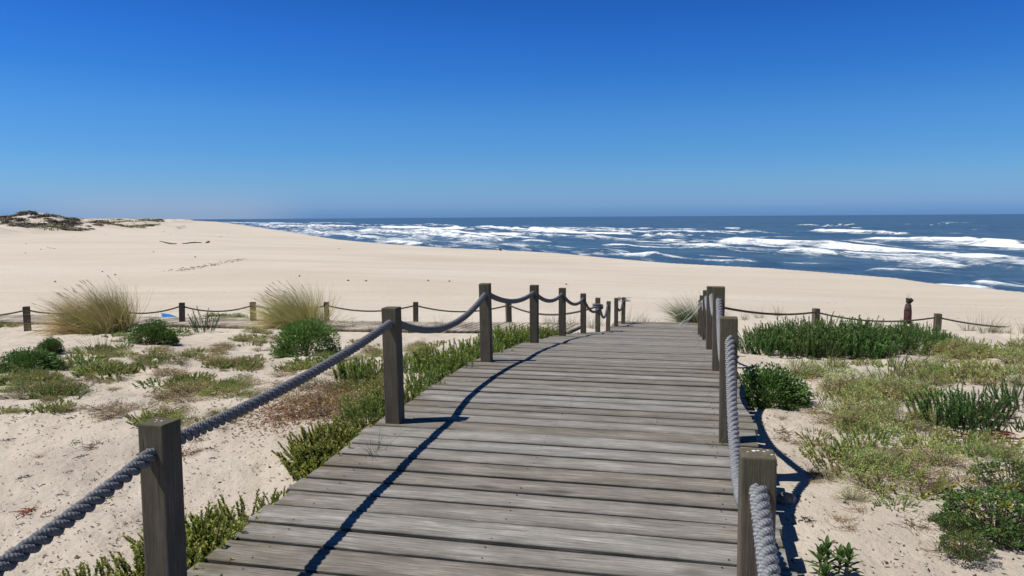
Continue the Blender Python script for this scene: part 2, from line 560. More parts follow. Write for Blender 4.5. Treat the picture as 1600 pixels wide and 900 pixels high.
def mat_dusted():
    k = NT('sand_dusted_plank'); pos = k.n('ShaderNodeNewGeometry').outputs['Position']
    att = k.n('ShaderNodeAttribute', attribute_name='Col').outputs['Color']
    se = k.n('ShaderNodeSeparateColor'); k.l(att, se.inputs[0])
    c = k.mix(se.outputs[0], (.17, .155, .135), (.27, .25, .22))
    c = k.mix(k.math('MULTIPLY', se.outputs[2], .7), c, (.07, .063, .05))
    d = k.ramp(k.noise(pos, 1.1, 5, .65), [(.42, .15), (.6, .95)])
    c = k.mix(d, c, (.52, .45, .36))
    return k.done(k.principled(c, .9, .1, k.bump(k.noise(pos, 40, 3), .4, .01)).outputs[0])


M_SAND = mat_sand(); M_DUST = mat_dusted(); M_LEAF = mat_leaf(); M_STRAW = mat_leaf('dry_blade', .25)
M_DECK = mat_wood_deck(); M_POST = mat_post(); M_ROPE = mat_rope(); M_ROPE_SUNLIT = mat_rope('sunlit_rope', 1.45); M_SEA = mat_sea(); M_ROPE_DK = mat_plain('dark_rope', (.05, .045, .042), (.10, .092, .085), 60)  # the lighter rope copy has sunlight put into its colour
M_NAIL = mat_plain('rusty_nail', (.05, .025, .015), (.12, .05, .03), 200)
M_JOIST = mat_plain('joist_wood', (.09, .08, .065), (.16, .14, .115), 14)
M_DRIFT = mat_plain('driftwood', (.045, .035, .028), (.11, .09, .07), 9)
M_ROCK = mat_plain('rock', (.13, .12, .1), (.3, .27, .23), 14, .9, .9)
M_STEM = mat_plain('woody_stem', (.09, .065, .045), (.17, .13, .09), 40)
M_WEED = mat_plain('dry_seaweed', (.015, .012, .011), (.05, .04, .035), 30)
M_REDWEED = mat_plain('red_seaweed', (.16, .04, .022), (.3, .1, .06), 30)
M_DROP = mat_plain('bird_lime', (.6, .6, .58), (.75, .75, .73), 60)
M_TWINE = mat_plain('pale_twine', (.45, .46, .45), (.6, .6, .58), 60)
M_DUNE = mat_dune_cover()

# ------------------------------------------------------------------ sand
def grid_mesh(name, V, nr, nc, mat, wrap=False):
    me = bpy.data.meshes.new(name)
    me.vertices.add(nr * nc)
    me.vertices.foreach_set('co', V.astype(np.float32).ravel())
    i = np.arange(nr - 1)[:, None]; jn = nc if wrap else nc - 1
    j = np.arange(jn)[None, :]; j2 = (j + 1) % nc
    q = np.stack([i * nc + j, i * nc + j2, (i + 1) * nc + j2, (i + 1) * nc + j], -1).reshape(-1, 4)
    me.loops.add(q.size); me.polygons.add(len(q))
    me.loops.foreach_set('vertex_index', q.astype(np.int32).ravel())
    me.polygons.foreach_set('loop_start', np.arange(0, q.size, 4, dtype=np.int32))
    me.polygons.foreach_set('loop_total', np.full(len(q), 4, np.int32))
    me.polygons.foreach_set('use_smooth', np.ones(len(q), bool))
    me.materials.append(mat)
    me.update(calc_edges=True)
    return put(bpy.data.objects.new(name, me))


rr = np.concatenate([[.02], np.exp(np.arange(math.log(.5), math.log(2500), .0068)), [4000, 8000, 16000, 40000]])
th = np.concatenate([np.linspace(-.82, .82, 640), np.linspace(.82, 2 * PI - .82, 120)[1:-1]])
Rg, Tg = np.meshgrid(rr, th, indexing='ij')
Xg = Rg * np.sin(Tg); Yg = Rg * np.cos(Tg)
Zg = H(Xg, Yg)
gv = np.stack([Xg, Yg, Zg], -1)
ground = grid_mesh('ground', gv, len(rr), len(th), M_SAND, True)
# orient faces up
ground.data.flip_normals()
tag(ground, kind='structure')

# ------------------------------------------------------------------ sea
sa = [-260.0]
while sa[-1] < 60000:
    st = 1.3 if -110 < sa[-1] < 160 else (max(1.3, (abs(sa[-1] - 25) - 130) * .02))
    sa.append(sa[-1] + min(st, 9000))
ss = [0.0]
while ss[-1] < 60000:
    d = ss[-1]
    ss.append(d + (.45 if d < 120 else min(.45 + (d - 120) * .012, 9000)))
sa = np.array(sa); ss = np.array(ss)
A_, S_ = np.meshgrid(sa, ss, indexing='ij')
X_ = A_ * SU[0] + (S_ + np.interp(A_, _a, _s) * np.exp(-S_ / 60)) * SN[0]
Y_ = 137 + A_ * SU[1] + (S_ + np.interp(A_, _a, _s) * np.exp(-S_ / 60)) * SN[1]


def sea_as(px, py):
    p = at_z(px, py, SEA + .1)
    a = p[0] * SU[0] + (p[1] - 137) * SU[1]; s = p[0] * SN[0] + (p[1] - 137) * SN[1]
    # invert s' + s0(a) exp(-s'/60) = s
    q = s; s0 = np.interp(a, _a, _s)
    for _ in range(30): q = s - s0 * np.exp(-max(q, 0) / 60)
    return a, q

# breakers read off the photograph: crest from (x0, y0) to (x1, y1), height, reach of the foam behind it (toward the shore)
BREAK = [
    (1122, 380, 1610, 405, 1.1, 5.5, .9), (1355, 372, 1700, 392, 1.2, 12, .9), (1265, 361, 1420, 367, 1.3, 10, .8), (1000, 369, 1110, 368, .9, 14, .7),
    (1250, 352, 1270, 352, 1.2, 8, .8), (1290, 354, 1340, 352, 1.3, 9, .9), (1455, 352, 1492, 351, 1.3, 9, .9), (1145, 362, 1160, 362, .9, 6, .6),
    (850, 362, 990, 366, 1.2, 11, .95), (805, 357, 865, 363, 1.3, 10, .95), (745, 354, 800, 356, 1.3, 9, .9), (590, 355, 735, 358, 1.3, 12, .9),
    (560, 360, 830, 369, 1.0, 18, .75), (690, 368, 790, 376, .8, 10, .7), (820, 377, 860, 380, .5, 4, .7), (480, 352, 590, 355, 1.1, 20, .75),
    (350, 347, 480, 350, .9, 25, .7), (400, 350, 520, 356, .9, 18, .6), (950, 399, 1025, 403, .4, 2.2, .85), (600, 378, 660, 382, .5, 5, .8),
    (1065, 390, 1150, 395, .6, 3.5, .6), (1210, 398, 1310, 403, .6, 4, .7), (1395, 412, 1505, 424, .8, 4, .8), (1440, 443, 1545, 452, .35, 2.2, .9),
    (1040, 378, 1110, 381, .6, 6, .55), (1550, 378, 1700, 386, 1.0, 12, .8), (905, 373, 1000, 374, .8, 9, .6), (1520, 446, 1700, 462, .3, 1.3, .45),
    (1150, 412, 1190, 414, .25, 1, .45), (700, 384, 800, 389, .3, 3, .35), (1230, 428, 1330, 433, .3, 1.5, .35), (1600, 360, 1750, 364, 1.0, 10, .7),
    (640, 360, 700, 361, 1.0, 12, .8), (1360, 404, 1480, 408, .5, 3, .4), (430, 355, 600, 366, .5, 12, .5), (660, 350, 690, 350.5, .8, 9, .6), (920, 352, 935, 352, .8, 9, .5),
]
_r = random.Random(5)
ALL = [(sea_as(b[0], b[1]), sea_as(b[2], b[3]), b[4], b[5], b[6]) for b in BREAK]
for i in range(72):
    if i < 34:      # the crowded surf along the far beach
        a0 = 60 * math.exp(_r.random() * 2.7) ; s0 = _r.uniform(5, 165); L = _r.uniform(35, 110) * (1 + a0 / 260)
        ALL.append(((a0, s0), (a0 + L, s0 + _r.gauss(0, 3)), _r.uniform(.5, 1.1), _r.uniform(.9, 2.6) * (1 + a0 / 400), _r.uniform(.5, .85)))
    else:
        a0 = _r.uniform(-110, 40); s0 = _r.uniform(7, 110); L = _r.uniform(10, 40)
        ALL.append(((a0, s0), (a0 + L, s0 + _r.gauss(0, 1)), _r.uniform(.3, .6), _r.uniform(.7, 2.0), _r.uniform(.4, .7)))
for i in range(54):
    if i < 30:
        a0 = _r.uniform(-220, 260); s0 = 90 * math.exp(_r.random() * 1.9); L = _r.uniform(6, 22) * (1 + s0 / 250)
        ALL.append(((a0, s0), (a0 + L, s0 + _r.gauss(0, 2)), _r.uniform(.5, 1.0), _r.uniform(1.0, 2.6) * (1 + s0 / 300), _r.uniform(.5, .85)))
    else:
        a0 = _r.uniform(-115, 90); s0 = _r.uniform(14, 100); L = _r.uniform(12, 55)
        ALL.append(((a0, s0), (a0 + L, s0 + _r.gauss(0, 2)), _r.uniform(.4, .8), _r.uniform(.7, 1.8), _r.uniform(.45, .7)))
Zs = np.full(A_.shape, SEA)
foam = np.zeros(A_.shape)
swell = .34 * np.sin(S_ / 3.4 + 1.8 * fbm(A_ / 35, S_ / 40, 61, 2) * 6) + .3 * fbm(S_ / 4.5, A_ / 11, 63, 3)
Zs += swell * sstep(1, 10, S_) * sstep(1500, 300, np.abs(A_) + S_)
TEX = fbm(A_ / 5.5, S_ / 1.6, 140, 4)
for bi, ((a0, s0), (a1, s1), hh, reach, fo) in enumerate(ALL):
    if a0 > a1: a0, s0, a1, s1 = a1, s1, a0, s0
    L = a1 - a0
    s0 = max(s0, 4.2); s1 = max(s1, 4.2)
    i0, i1 = np.searchsorted(sa, [a0 - .12 * L, a1 + .12 * L]); j0, j1 = np.searchsorted(ss, [min(s0, s1) - 4.2 * reach - 8, max(s0, s1) + 14])
    if i1 - i0 < 2 or j1 - j0 < 2: continue
    sl = (slice(i0, i1), slice(j0, j1)); A = A_[sl]; S = S_[sl]
    q = np.clip((A - a0) / (a1 - a0 + 1e-6), 0, 1)
    sc_ = s0 + (s1 - s0) * q + fbm(A / max(8, L * .14), A * 0 + bi * 7.3, 70 + bi, 3) * min(6, reach * .7)
    endf = sstep(a0 - .10 * L, a0 + .10 * L, A) * sstep(a1 + .10 * L, a1 - .10 * L, A)
    d = S - sc_
    prof = np.where(d > 0, np.exp(-(d / 3.2) ** 2), np.exp(-(d / 1.5) ** 2))
    patch = np.clip(1.2 + fbm(A / max(7, L * .14), S / 25 + bi, 90 + bi, 3) * 1.9, .12, 1)
    Zs[sl] += hh * .75 * prof * endf * (.4 + .6 * patch)
    w = reach * .62 * (.45 + 1.1 * (fbm(A / max(4, L * .07), S * 0 + bi, 120 + bi, 3) + .5))
    fm = sstep(1.3, .2, d) * (.15 + .85 * np.exp(-np.clip(-d, 0, None) / np.maximum(w, .3)))
    fm = fm * np.clip(.96 + TEX[sl] * 1.0, .3, 1.2)
    fm = np.where(d < -2.2 * w, 0, fm)
    foam[sl] = np.maximum(foam[sl], fo * fm * endf * patch * 1.12)
# thin swash along the sand and drifting lace in the surf zone
foam = np.maximum(foam, .62 * np.exp(-((S_ - 4.6) / 1.3) ** 2) * np.clip(fbm(A_ / 9, S_ / 9, 151, 3) * 3 + .35, 0, 1))
foam = np.maximum(foam, .50 * sstep(120, 55, S_) * np.clip(fbm(S_ / 14, A_ / 55, 153, 4) * 3.2 + .45, 0, 1))
foam = np.maximum(foam, .44 * sstep(20, 120, A_) * sstep(95, 60, S_) * np.clip(fbm(S_ / 10, A_ / 60, 157, 4) * 3.2 + .5, 0, 1))
sea = grid_mesh('sea', np.stack([X_, Y_, Zs], -1), len(sa), len(ss), M_SEA)
if sea.data.polygons[0].normal.z < 0: sea.data.flip_normals()
fa = sea.data.attributes.new('foam', 'FLOAT', 'POINT'); fa.data.foreach_set('value', foam.astype(np.float32).ravel())
tag(sea, kind='structure')

# far wooded hills behind the dunes
mb = MB()
hx = np.linspace(-2600, -800, 120)
hz = np.interp(hx, [-2600, -1700, -1590, -1500, -1400, -1250, -1000, -800], [36, 22, 18, 11, 4, -4, -8, -9]) + fbm(hx / 60, hx * 0, 201, 4) * 7
rows = [(0, 0.0), (60, .55), (160, 1.0), (500, .9)]
vs = []
for dy, kz in rows:
    for x, z in zip(hx, hz): vs.append((x * (2300 + dy) / 2300, 2300 + dy, -4 + (z + 5) * kz + (fbm(np.array(x / 20), np.array(dy / 20.), 203, 3) * 4 if kz else 0)))
n = len(hx)
mb.add(vs, [(i * n + j, i * n + j + 1, (i + 1) * n + j + 1, (i + 1) * n + j) for i in range(3) for j in range(n - 1)])
hills = mb.build('hills', mat_plain('hazed_wood', (.055, .085, .095), (.075, .105, .115), .03, .95, .3), smooth=True)  # distance haze is put into the bluish wood colour
tag(hills, kind='structure')

# ------------------------------------------------------------------ boardwalk
def plank_mesh(mb, uvs, t, pitch, gap, wl, wr, zf, frame, thick=.045, seg=10):
    """one plank across the walk, slightly warped, with worn edges"""
    rnd = random.random(); uo = random.uniform(0, 60); vo = random.uniform(0, 60)
    half = (pitch - gap) / 2; ch = .005
    tilt = random.gauss(0, .004); lift = random.gauss(0, .0016); bow = random.gauss(0, .003); skew = random.gauss(0, .003)
    sec = [(-half, -thick), (-half, -ch), (-half + ch, 0), (0, random.gauss(0, .0012)), (half - ch, 0), (half, -ch), (half, -thick)]
    vs = []; cs = []; uv = []
    for i in range(seg + 1):
        q = i / seg; w = wl + (wr - wl) * q
        for j, (dt, dz) in enumerate(sec):
            tt = t + dt + skew * (q - .5) * 2
            z = zf(tt) + dz + lift + tilt * dt / half * .5 + bow * (4 * (q - .5) ** 2 - .3)
            p = frame(tt, w + (random.gauss(0, .001) if i in (0, seg) else 0))
            vs.append((p[0], p[1], z))
            e = abs(q - .5) * 2
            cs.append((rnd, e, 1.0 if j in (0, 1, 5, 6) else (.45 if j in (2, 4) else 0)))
            uv.append((w + uo, dt - (abs(dz) if dz < -.01 else 0) + vo))
    m = len(sec)
    fs = [(i * m + j, (i + 1) * m + j, (i + 1) * m + j + 1, i * m + j + 1) for i in range(seg) for j in range(m - 1)]
    fs += [(i * m + m - 1, (i + 1) * m + m - 1, (i + 1) * m, i * m) for i in range(seg)]
    fs += [tuple(range(m)), tuple(seg * m + j for j in range(m))[::-1]]
    mb.add(vs, fs, cs)
    uvs.extend(uv)


def set_uv(me, uvs):
    l = me.uv_layers.new(name='UVMap'); vi = np.zeros(len(me.loops), np.int32)
    me.loops.foreach_get('vertex_index', vi)
    l.data.foreach_set('uv', np.array(uvs, np.float32)[vi].ravel())


walk = empty('boardwalk', dw(0, -1, 0)); tag(walk, kind='structure')
inv = np.array(walk.location)
mb = MB(); uvs = []
frame = lambda t, w: dw(t, w) - inv
t = -1.2
plank_ts = []
while t < 26.0:
    pitch = .222
    pitch += random.uniform(-.006, .006)
    plank_mesh(mb, uvs, t, pitch, random.uniform(.020, .034), WL - .135 + random.uniform(-.03, .02), WR + .185 + random.uniform(-.02, .03), lambda q: float(zdeck(q)), frame)
    plank_ts.append(t); t += pitch
pl = mb.build('planks', M_DECK, walk); set_uv(pl.data, uvs)
# nail heads in the planks near enough to show them
mb = MB()
for t in plank_ts:
    if t > 15: break
    for w in (WL + .12, -1.0, WR - .12):
        for dt in (-.06, .06):
            if random.random() < .25: continue
            c = dw(t + dt + random.gauss(0, .008), w + random.gauss(0, .012)) - inv; z = float(zdeck(t + dt)) + .0035
            r = random.uniform(.0045, .007)
            vs = [(c[0] + r * math.cos(k * PI / 4), c[1] + r * math.sin(k * PI / 4), z) for k in range(8)]
            mb.add(vs + [(c[0], c[1], z + .001)], [(k, (k + 1) % 8, 8) for k in range(8)])
nails = mb.build('nail_heads', M_NAIL, walk)
for w in (WL + .12, -1.0, WR - .12):
    mb = MB(); ts = np.arange(-1.2, 26, .4)
    vs = []
    for t in ts:
        for (a, b) in ((-.035, -.052), (.035, -.052), (.035, -.2), (-.035, -.2)):
            p = dw(t, w + a) - inv; vs.append((p[0], p[1], float(zdeck(t)) + b))
    mb.add(vs, [(i * 4 + j, i * 4 + (j + 1) % 4, i * 4 + 4 + (j + 1) % 4, i * 4 + 4 + j) for i in range(len(ts) - 1) for j in range(4)] + [(3, 2, 1, 0)])
    mb.build('joist', M_JOIST, walk)

# the walk that crosses behind, toward the left
xw = empty('crossing_boardwalk', (-4, 24.5, 0)); tag(xw, kind='structure'); xi = np.array(xw.location)
mb = MB(); uvs = []
x = 2.05
while x > -27:
    pitch = .215 + random.uniform(-.006, .006)
    xm = x - pitch / 2; yc = float(cross_y(xm)); sl = (float(cross_y(xm + .3)) - float(cross_y(xm - .3))) / .6
    nrm_ = math.hypot(1, sl); ax = np.array([1, sl]) / nrm_; ay = np.array([-sl, 1]) / nrm_
    fr = lambda tt, w, xm=xm, yc=yc, ax=ax, ay=ay: np.array([xm + (tt - xm) * ax[0] + w * (ay[0] + .32 * ax[0]), yc + (tt - xm) * ax[1] + w * (ay[1] + .32 * ax[1]), 0]) - xi
    plank_mesh(mb, uvs, xm, pitch, .03, -.95, .95, lambda q: float(cross_z(q)), fr, seg=3)
    x -= pitch
o = mb.build('planks', M_DUST, xw); set_uv(o.data, uvs)

# ------------------------------------------------------------------ posts
PW = .122


def post_mesh(height, below, hole=True, w=PW):
    """square post with worn edges and a round hole near its top for the rope (drilled along the local y axis)"""
    import bmesh
    bm = bmesh.new()
    bmesh.ops.create_cube(bm, size=1)
    for v in bm.verts:
        v.co.x *= w; v.co.y *= w; v.co.z = height if v.co.z > 0 else -below
    bmesh.ops.bevel(bm, geom=list(bm.edges), offset=.007, segments=2, affect='EDGES', profile=.6)
    me = bpy.data.meshes.new('post'); bm.to_mesh(me); bm.free()
    o = bpy.data.objects.new('post', me); col.objects.link(o)
    if hole:
        bm = bmesh.new()
        bmesh.ops.create_cone(bm, cap_ends=True, segments=28, radius1=.047, radius2=.047, depth=.5)
        for v in bm.verts:
            x, y, z = v.co; v.co = (x, z, y + height - HOLE)
        bmesh.ops.recalc_face_normals(bm, faces=bm.faces)
        c = bpy.data.meshes.new('cut'); bm.to_mesh(c); bm.free()
        co = bpy.data.objects.new('cut', c); col.objects.link(co)
        md = o.modifiers.new('hole', 'BOOLEAN'); md.operation = 'DIFFERENCE'; md.object = co; md.solver = 'EXACT'
        bpy.context.view_layer.update()
        dg = bpy.context.evaluated_depsgraph_get()
        me2 = bpy.data.meshes.new_from_object(o.evaluated_get(dg))
        me2.name = 'post'
        bpy.data.objects.remove(co); bpy.data.meshes.remove(c)
    else:
        me2 = me
    bpy.data.objects.remove(o)
    me2.materials.clear(); me2.materials.append(M_POST)
    return me2


HOLE = .112
POST_ME = post_mesh(.9, .35)
POST_LOW = post_mesh(.9, .5, w=.2)


def add_post(loc, rz, label, group, me=None, tilt=(0, 0)):
    o = bpy.data.objects.new('post', me or POST_ME)
    o.location = loc; o.rotation_euler = (tilt[0], tilt[1], rz)
    put(o); tag(o, label, 'post', group)
    return o


TK = [5.65 + 2.84 * (k - 2) for k in range(0, 9)]
LW = {0: .05, 1: .06, 2: .01, 3: .02, 4: 0, 5: .0, 6: -.005, 7: .01, 8: -.02}
LZ = {2: .02, 3: 0, 4: -.01}
order = ['', 'first', 'second', 'third', 'fourth', 'fifth', 'sixth', 'seventh', 'eighth']
LLAB = {1: 'square post nearest the camera left of the boardwalk, thick rope through its top',
        2: 'second post on the left side, its short shadow lying across the planks',
        3: 'third post on the left side, green shoots on both sides of its foot',
        4: 'fourth post on the left side, where the planks begin to slope down',
        5: 'fifth post on the left side, standing on the sloping planks',
        6: 'sixth post on the left side, just before the post with the lashed rope',
        7: 'seventh left post with rope lashed in a knot round its upper part',
        8: 'eighth and last left post before the crossing walk, at the slope foot'}
lt = {2: 5.65, 3: 8.48, 4: 11.38, 5: 14.05, 6: 17.05, 7: 19.75, 8: 22.65, 0: -.05, 1: 2.82}
lefts = []
for k in range(0, 9):
    p = dw(lt[k], WL + LW[k]); z = float(zdeck(lt[k])) + LZ.get(k, 0)
    p[2] = z; lefts.append(p)
    if k == 0: continue
    add_post(p, -TH + random.gauss(0, .02), LLAB[k], 'posts along the left side of the boardwalk', tilt=(random.gauss(0, .006), random.gauss(0, .008)))
RLAB = {1: 'square post nearest the camera on the right, pale bird droppings on its mossy top',
        2: 'second square post along the right side of the boardwalk, rope hanging from its front hole',
        3: 'third right post, its top and rope hole rising behind the second right post',
        4: 'fourth right post, a narrow strip seen just left of the third right post',
        5: 'fifth right post, a thin strip seen left of the fourth, pale twine hanging from it',
        6: 'sixth right post, a thin strip second from the far end of the right row',
        7: 'farthest post of the right row, next to the grey green grass clump'}
rtt = {0: -.02, 1: 2.87, 2: 5.645, 3: 8.43, 4: 11.15, 5: 14.2, 6: 17.1, 7: 20.2}
rights = []
for k in range(0, 8):
    p = dw(rtt[k], WR - {0: .11, 1: .065, 2: .03}.get(k, 0)); p[2] = float(zdeck(rtt[k])); rights.append(p)
    if k == 0: continue
    add_post(p, -TH + random.gauss(0, .02), RLAB[k], 'posts along the right side of the boardwalk', tilt=(random.gauss(0, .004), random.gauss(0, .004)))
# two posts across the crossing walk
L9 = np.array([3.34, 24.48, -1.85]); L10 = np.array([3.66, 25.15, -1.9])
add_post(L9, -TH, 'left one of two close posts standing apart at the far end of the boardwalk', 'posts at the far end of the boardwalk')
add_post(L10, -TH, 'right one of two close far posts, frayed rope knot on top', 'posts at the far end of the boardwalk', tilt=(0, .02))
for nm, p in (('a', (-1.0)),):
    pass

# back fence
BY = lambda px: float(np.interp(px, [-300, 41, 283, 800, 1000], [24.6, 24.9, 26.6, 25.6, 25.2]))
left_fence = []
for px, py in ((-120, 481), (41, 479), (162, 476), (283, 473), (395, 472), (510, 472), (649, 472), (795, 471.5)):
    Y = BY(px); p = at_y(px, py, Y); left_fence.append(p - [0, 0, .9])
FLAB = {41: 'far fence post at the left end, left of the largest grass clump', 162: 'far fence post hidden inside the largest wind-bent grass clump',
        283: 'far fence post right of the blue board, between it and the spiky green shoots', 395: 'far fence post at the left edge of the second grass clump',
        510: 'far fence post at the right edge of the second grass clump', 649: 'far fence post seen just right of the second left boardwalk post',
        795: 'far fence post seen between the third and fourth left boardwalk posts', -120: 'far fence post beyond the left end of the picture'}
for (px, p) in zip((-120, 41, 162, 283, 395, 510, 649, 795), left_fence):
    if px == -120: continue
    o = add_post(p, random.gauss(.15, .1), FLAB[px], 'posts of the low far fence', me=None, tilt=(random.gauss(0, .015), random.gauss(0, .015)))
    o.scale = (1.45, 1.45, 1)
right_fence = []
for px, py, Y in ((1275, 482, 23.6), (1465, 490, 23.2), (1700, 499, 22.6)):
    p = at_y(px, py, Y); right_fence.append(p - [0, 0, .9])
for (px, p) in zip((1275, 1465), right_fence):
    o = add_post(p, random.gauss(-.1, .1), {1275: 'right fence post almost buried in the tall dark green shoots', 1465: 'right fence post standing clear at the right edge of the dark green shoots'}[px], 'posts of the right fence', tilt=(random.gauss(0, .015), random.gauss(0, .015)))
    o.scale = (1.45, 1.45, 1)

# ------------------------------------------------------------------ ropes
def sag_path(pts, sags, step=.012):
    out = []
    for (a, b, s) in zip(pts[:-1], pts[1:], sags):
        a = np.array(a, float); b = np.array(b, float); n = max(6, int(np.linalg.norm(b - a) / step))
        q = np.linspace(0, 1, n, endpoint=False)[:, None]
        P = a + (b - a) * q; P[:, 2] -= (4 * s * q * (1 - q))[:, 0]
        out.append(P)
    out.append(np.array([pts[-1]], float))
    P = np.concatenate(out)
    # ease the kinks where the rope passes the posts
    for _ in range(6):
        P[1:-1] = P[1:-1] * .5 + (P[:-2] + P[2:]) * .25
    return P


def rope_object(name, P, label, cat='rope', rad=.0305, pitch=.156, ring=9, group=None, parent=None, mat=None):
    seg = np.linalg.norm(np.diff(P, axis=0), axis=1); S = np.concatenate([[0], np.cumsum(seg)])
    T = np.gradient(P, axis=0); T /= np.linalg.norm(T, axis=1)[:, None]
    N = np.cross(T, [0, 0, 1.0]); N[np.linalg.norm(N, axis=1) < 1e-3] = [1, 0, 0]; N /= np.linalg.norm(N, axis=1)[:, None]
    B = np.cross(T, N)
    Ro = rad * .60; r = rad * .495
    verts = []; faces = []; uvs = []
    m = len(P); base = 0
    for k in range(3):
        ph = 2 * PI * S / pitch + k * 2 * PI / 3
        C = P + Ro * (np.cos(ph)[:, None] * N + np.sin(ph)[:, None] * B)
        TT = np.gradient(C, axis=0); TT /= np.linalg.norm(TT, axis=1)[:, None]
        R1 = C - P; R1 -= (R1 * TT).sum(1)[:, None] * TT; R1 /= np.linalg.norm(R1, axis=1)[:, None]
        R2 = np.cross(TT, R1)
        an = np.arange(ring) * 2 * PI / ring
        V = C[:, None, :] + r * (np.cos(an)[None, :, None] * R1[:, None, :] + np.sin(an)[None, :, None] * R2[:, None, :])
        verts.append(V.reshape(-1, 3))
        u = np.repeat(S[:, None], ring, 1) + k * 3.3; v = np.repeat((an / (2 * PI))[None, :], m, 0) * .14
        uvs.append(np.stack([u, v], -1).reshape(-1, 2))
        i = np.arange(m - 1)[:, None]; j = np.arange(ring)[None, :]; j2 = (j + 1) % ring
        faces.append(np.stack([base + i * ring + j, base + i * ring + j2, base + (i + 1) * ring + j2, base + (i + 1) * ring + j], -1).reshape(-1, 4))
        base += m * ring
    V = np.concatenate(verts); Q = np.concatenate(faces); U = np.concatenate(uvs)
    org = P[0]
    me = bpy.data.meshes.new(name)
    me.vertices.add(len(V)); me.vertices.foreach_set('co', (V - org).astype(np.float32).ravel())
    me.loops.add(Q.size); me.polygons.add(len(Q))
    me.loops.foreach_set('vertex_index', Q.astype(np.int32).ravel())
    me.polygons.foreach_set('loop_start', np.arange(0, Q.size, 4, dtype=np.int32))
    me.polygons.foreach_set('loop_total', np.full(len(Q), 4, np.int32))
    me.polygons.foreach_set('use_smooth', np.ones(len(Q), bool))
    l = me.uv_layers.new(name='UVMap'); l.data.foreach_set('uv', U[Q.ravel()].astype(np.float32).ravel())
    me.materials.append(mat or M_ROPE); me.update(calc_edges=True)
    o = put(bpy.data.objects.new(name, me), parent)
    o.location = org
    if label: tag(o, label, cat, group)
    return o


up9 = lambda p: np.array(p) + [0, 0, .9 - HOLE]
# the left handrail rope ends wound round the seventh post; a second length hangs to the eighth
lp = [up9(p) for p in lefts[:8]]
k7 = lefts[7] + [-.0, -.1, .62]
Pl = sag_path(lp[:7] + [k7], [.16, .05, .21, .115, .13, .16, .17])
# wind twice round post seven, up to its hole
c7 = lefts[7]
wind = []
for i in range(60):
    q = i / 59; an = -PI / 2 - TH + q * 4.2 * PI
    rr_ = .115 if q < .9 else .115
    wind.append(c7 + [rr_ * math.cos(an), rr_ * math.sin(an), .62 + .12 * q])
rope_object('rope', np.concatenate([Pl[:-2], np.array(wind)]), 'thick grey twisted rope threaded through the left boardwalk posts, lashed round the seventh')
P8 = sag_path([c7 + [.06, .1, .66], lefts[8] + [-.02, -.03, .9 - HOLE], lefts[8] + [.0, .12, .72]], [.33, 0])
rope_object('rope', P8, 'short thick rope drooping deeply between the seventh and eighth left posts')
P9 = sag_path([L9 + [.06, 0, .55], L10 + [-.02, -.08, .78], L10 + [.02, .1, .8]], [.16, 0])
rope_object('rope', P9, 'short rope hanging in a deep loop between the two close far posts')
rp = [up9(p) for p in rights]
rope_object('rope', sag_path(rp, [.12, .5, .42, .24, .24, .24, .2]), 'thick sunlit grey twisted rope threaded through the right boardwalk posts', rad=.0325, mat=M_ROPE_SUNLIT)
rope_object('rope', sag_path([p + [0, 0, .9 - HOLE] for p in left_fence] + [lefts[7] + [-.06, 0, .66]], [.2, .16, .22, .2, .17, .2, .22, .26], .03), 'thin looking dark rope slung along the low far fence on the left', ring=7, rad=.028, mat=M_ROPE_DK)
rope_object('rope', sag_path([rights[6] + [.06, 0, .72]] + [p + [0, 0, .9 - HOLE] for p in right_fence], [.14, .2, .22], .03), 'dark rope slung along the fence above the dark green shoots on the right', ring=7, rad=.028, mat=M_ROPE_DK)

# frayed end on the last post, twine on the right posts
mb = MB()
for i in range(26):
    an = random.uniform(0, 2 * PI); a = L10 + [0, 0, .84]
    p = [a + np.array([.1 * math.cos(an), .1 * math.sin(an), random.uniform(-.08, .04)])]
    d = np.array([math.cos(an) * .03, math.sin(an) * .03, .015])
    for j in range(5): p.append(p[-1] + d + RNG.normal(0, .012, 3) - [0, 0, .008 * j])
    mb.tube(p, .007, 4)
p0 = L10.copy(); mb.v = [tuple(np.array(v) - p0) for v in mb.v]
o = mb.build('frayed_rope_end', M_ROPE); o.location = p0
tag(o, 'frayed rope end knotted round the top of the farthest post', 'rope end')
mb = MB(); org = rights[5] + [0, 0, .75]
for i in range(5):
    a = np.array([-.07, -.03, random.uniform(-.1, .03)]); b = np.array([random.uniform(-.75, -.25), random.uniform(-.25, .1), random.uniform(-.5, -.25)])
    q = np.linspace(0, 1, 9)[:, None]; P = a + (b - a) * q; P[:, 2] -= (random.uniform(-.05, .16) * 4 * q * (1 - q))[:, 0]
    mb.tube(P, .0028, 4)
o = mb.build('loose_twine', M_TWINE); o.location = org
tag(o, 'loose pale twine strands blown out from the far right posts', 'twine')

# bird lime on the two nearest posts
r1 = [o for o in col.objects if o.get('label') == RLAB[1]][0]
l1 = [o for o in col.objects if o.get('label') == LLAB[1]][0]
for par, spots in ((r1, ((-.012, .02, .009), (.004, .024, .007), (.024, .016, .006), (.048, -.02, .006), (-.034, .0, .004), (.04, .034, .004))), (l1, ((.01, .0, .006), (-.02, .01, .005), (-.005, -.018, .004)))):
    for dx, dy, r in spots:
        mb = MB()
        vs = [(dx + r * random.uniform(.6, 1.2) * math.cos(k * PI / 5), dy + r * random.uniform(.6, 1.2) * math.sin(k * PI / 5), .9 + .0015) for k in range(10)]
        mb.add(vs + [(dx, dy, .9035)], [(k, (k + 1) % 10, 10) for k in range(10)])
        mb.build('bird_dropping', M_DROP, par, True)

# ------------------------------------------------------------------ plants
def vec(an, el):
    return np.array([math.cos(an) * math.cos(el), math.sin(an) * math.cos(el), math.sin(el)])


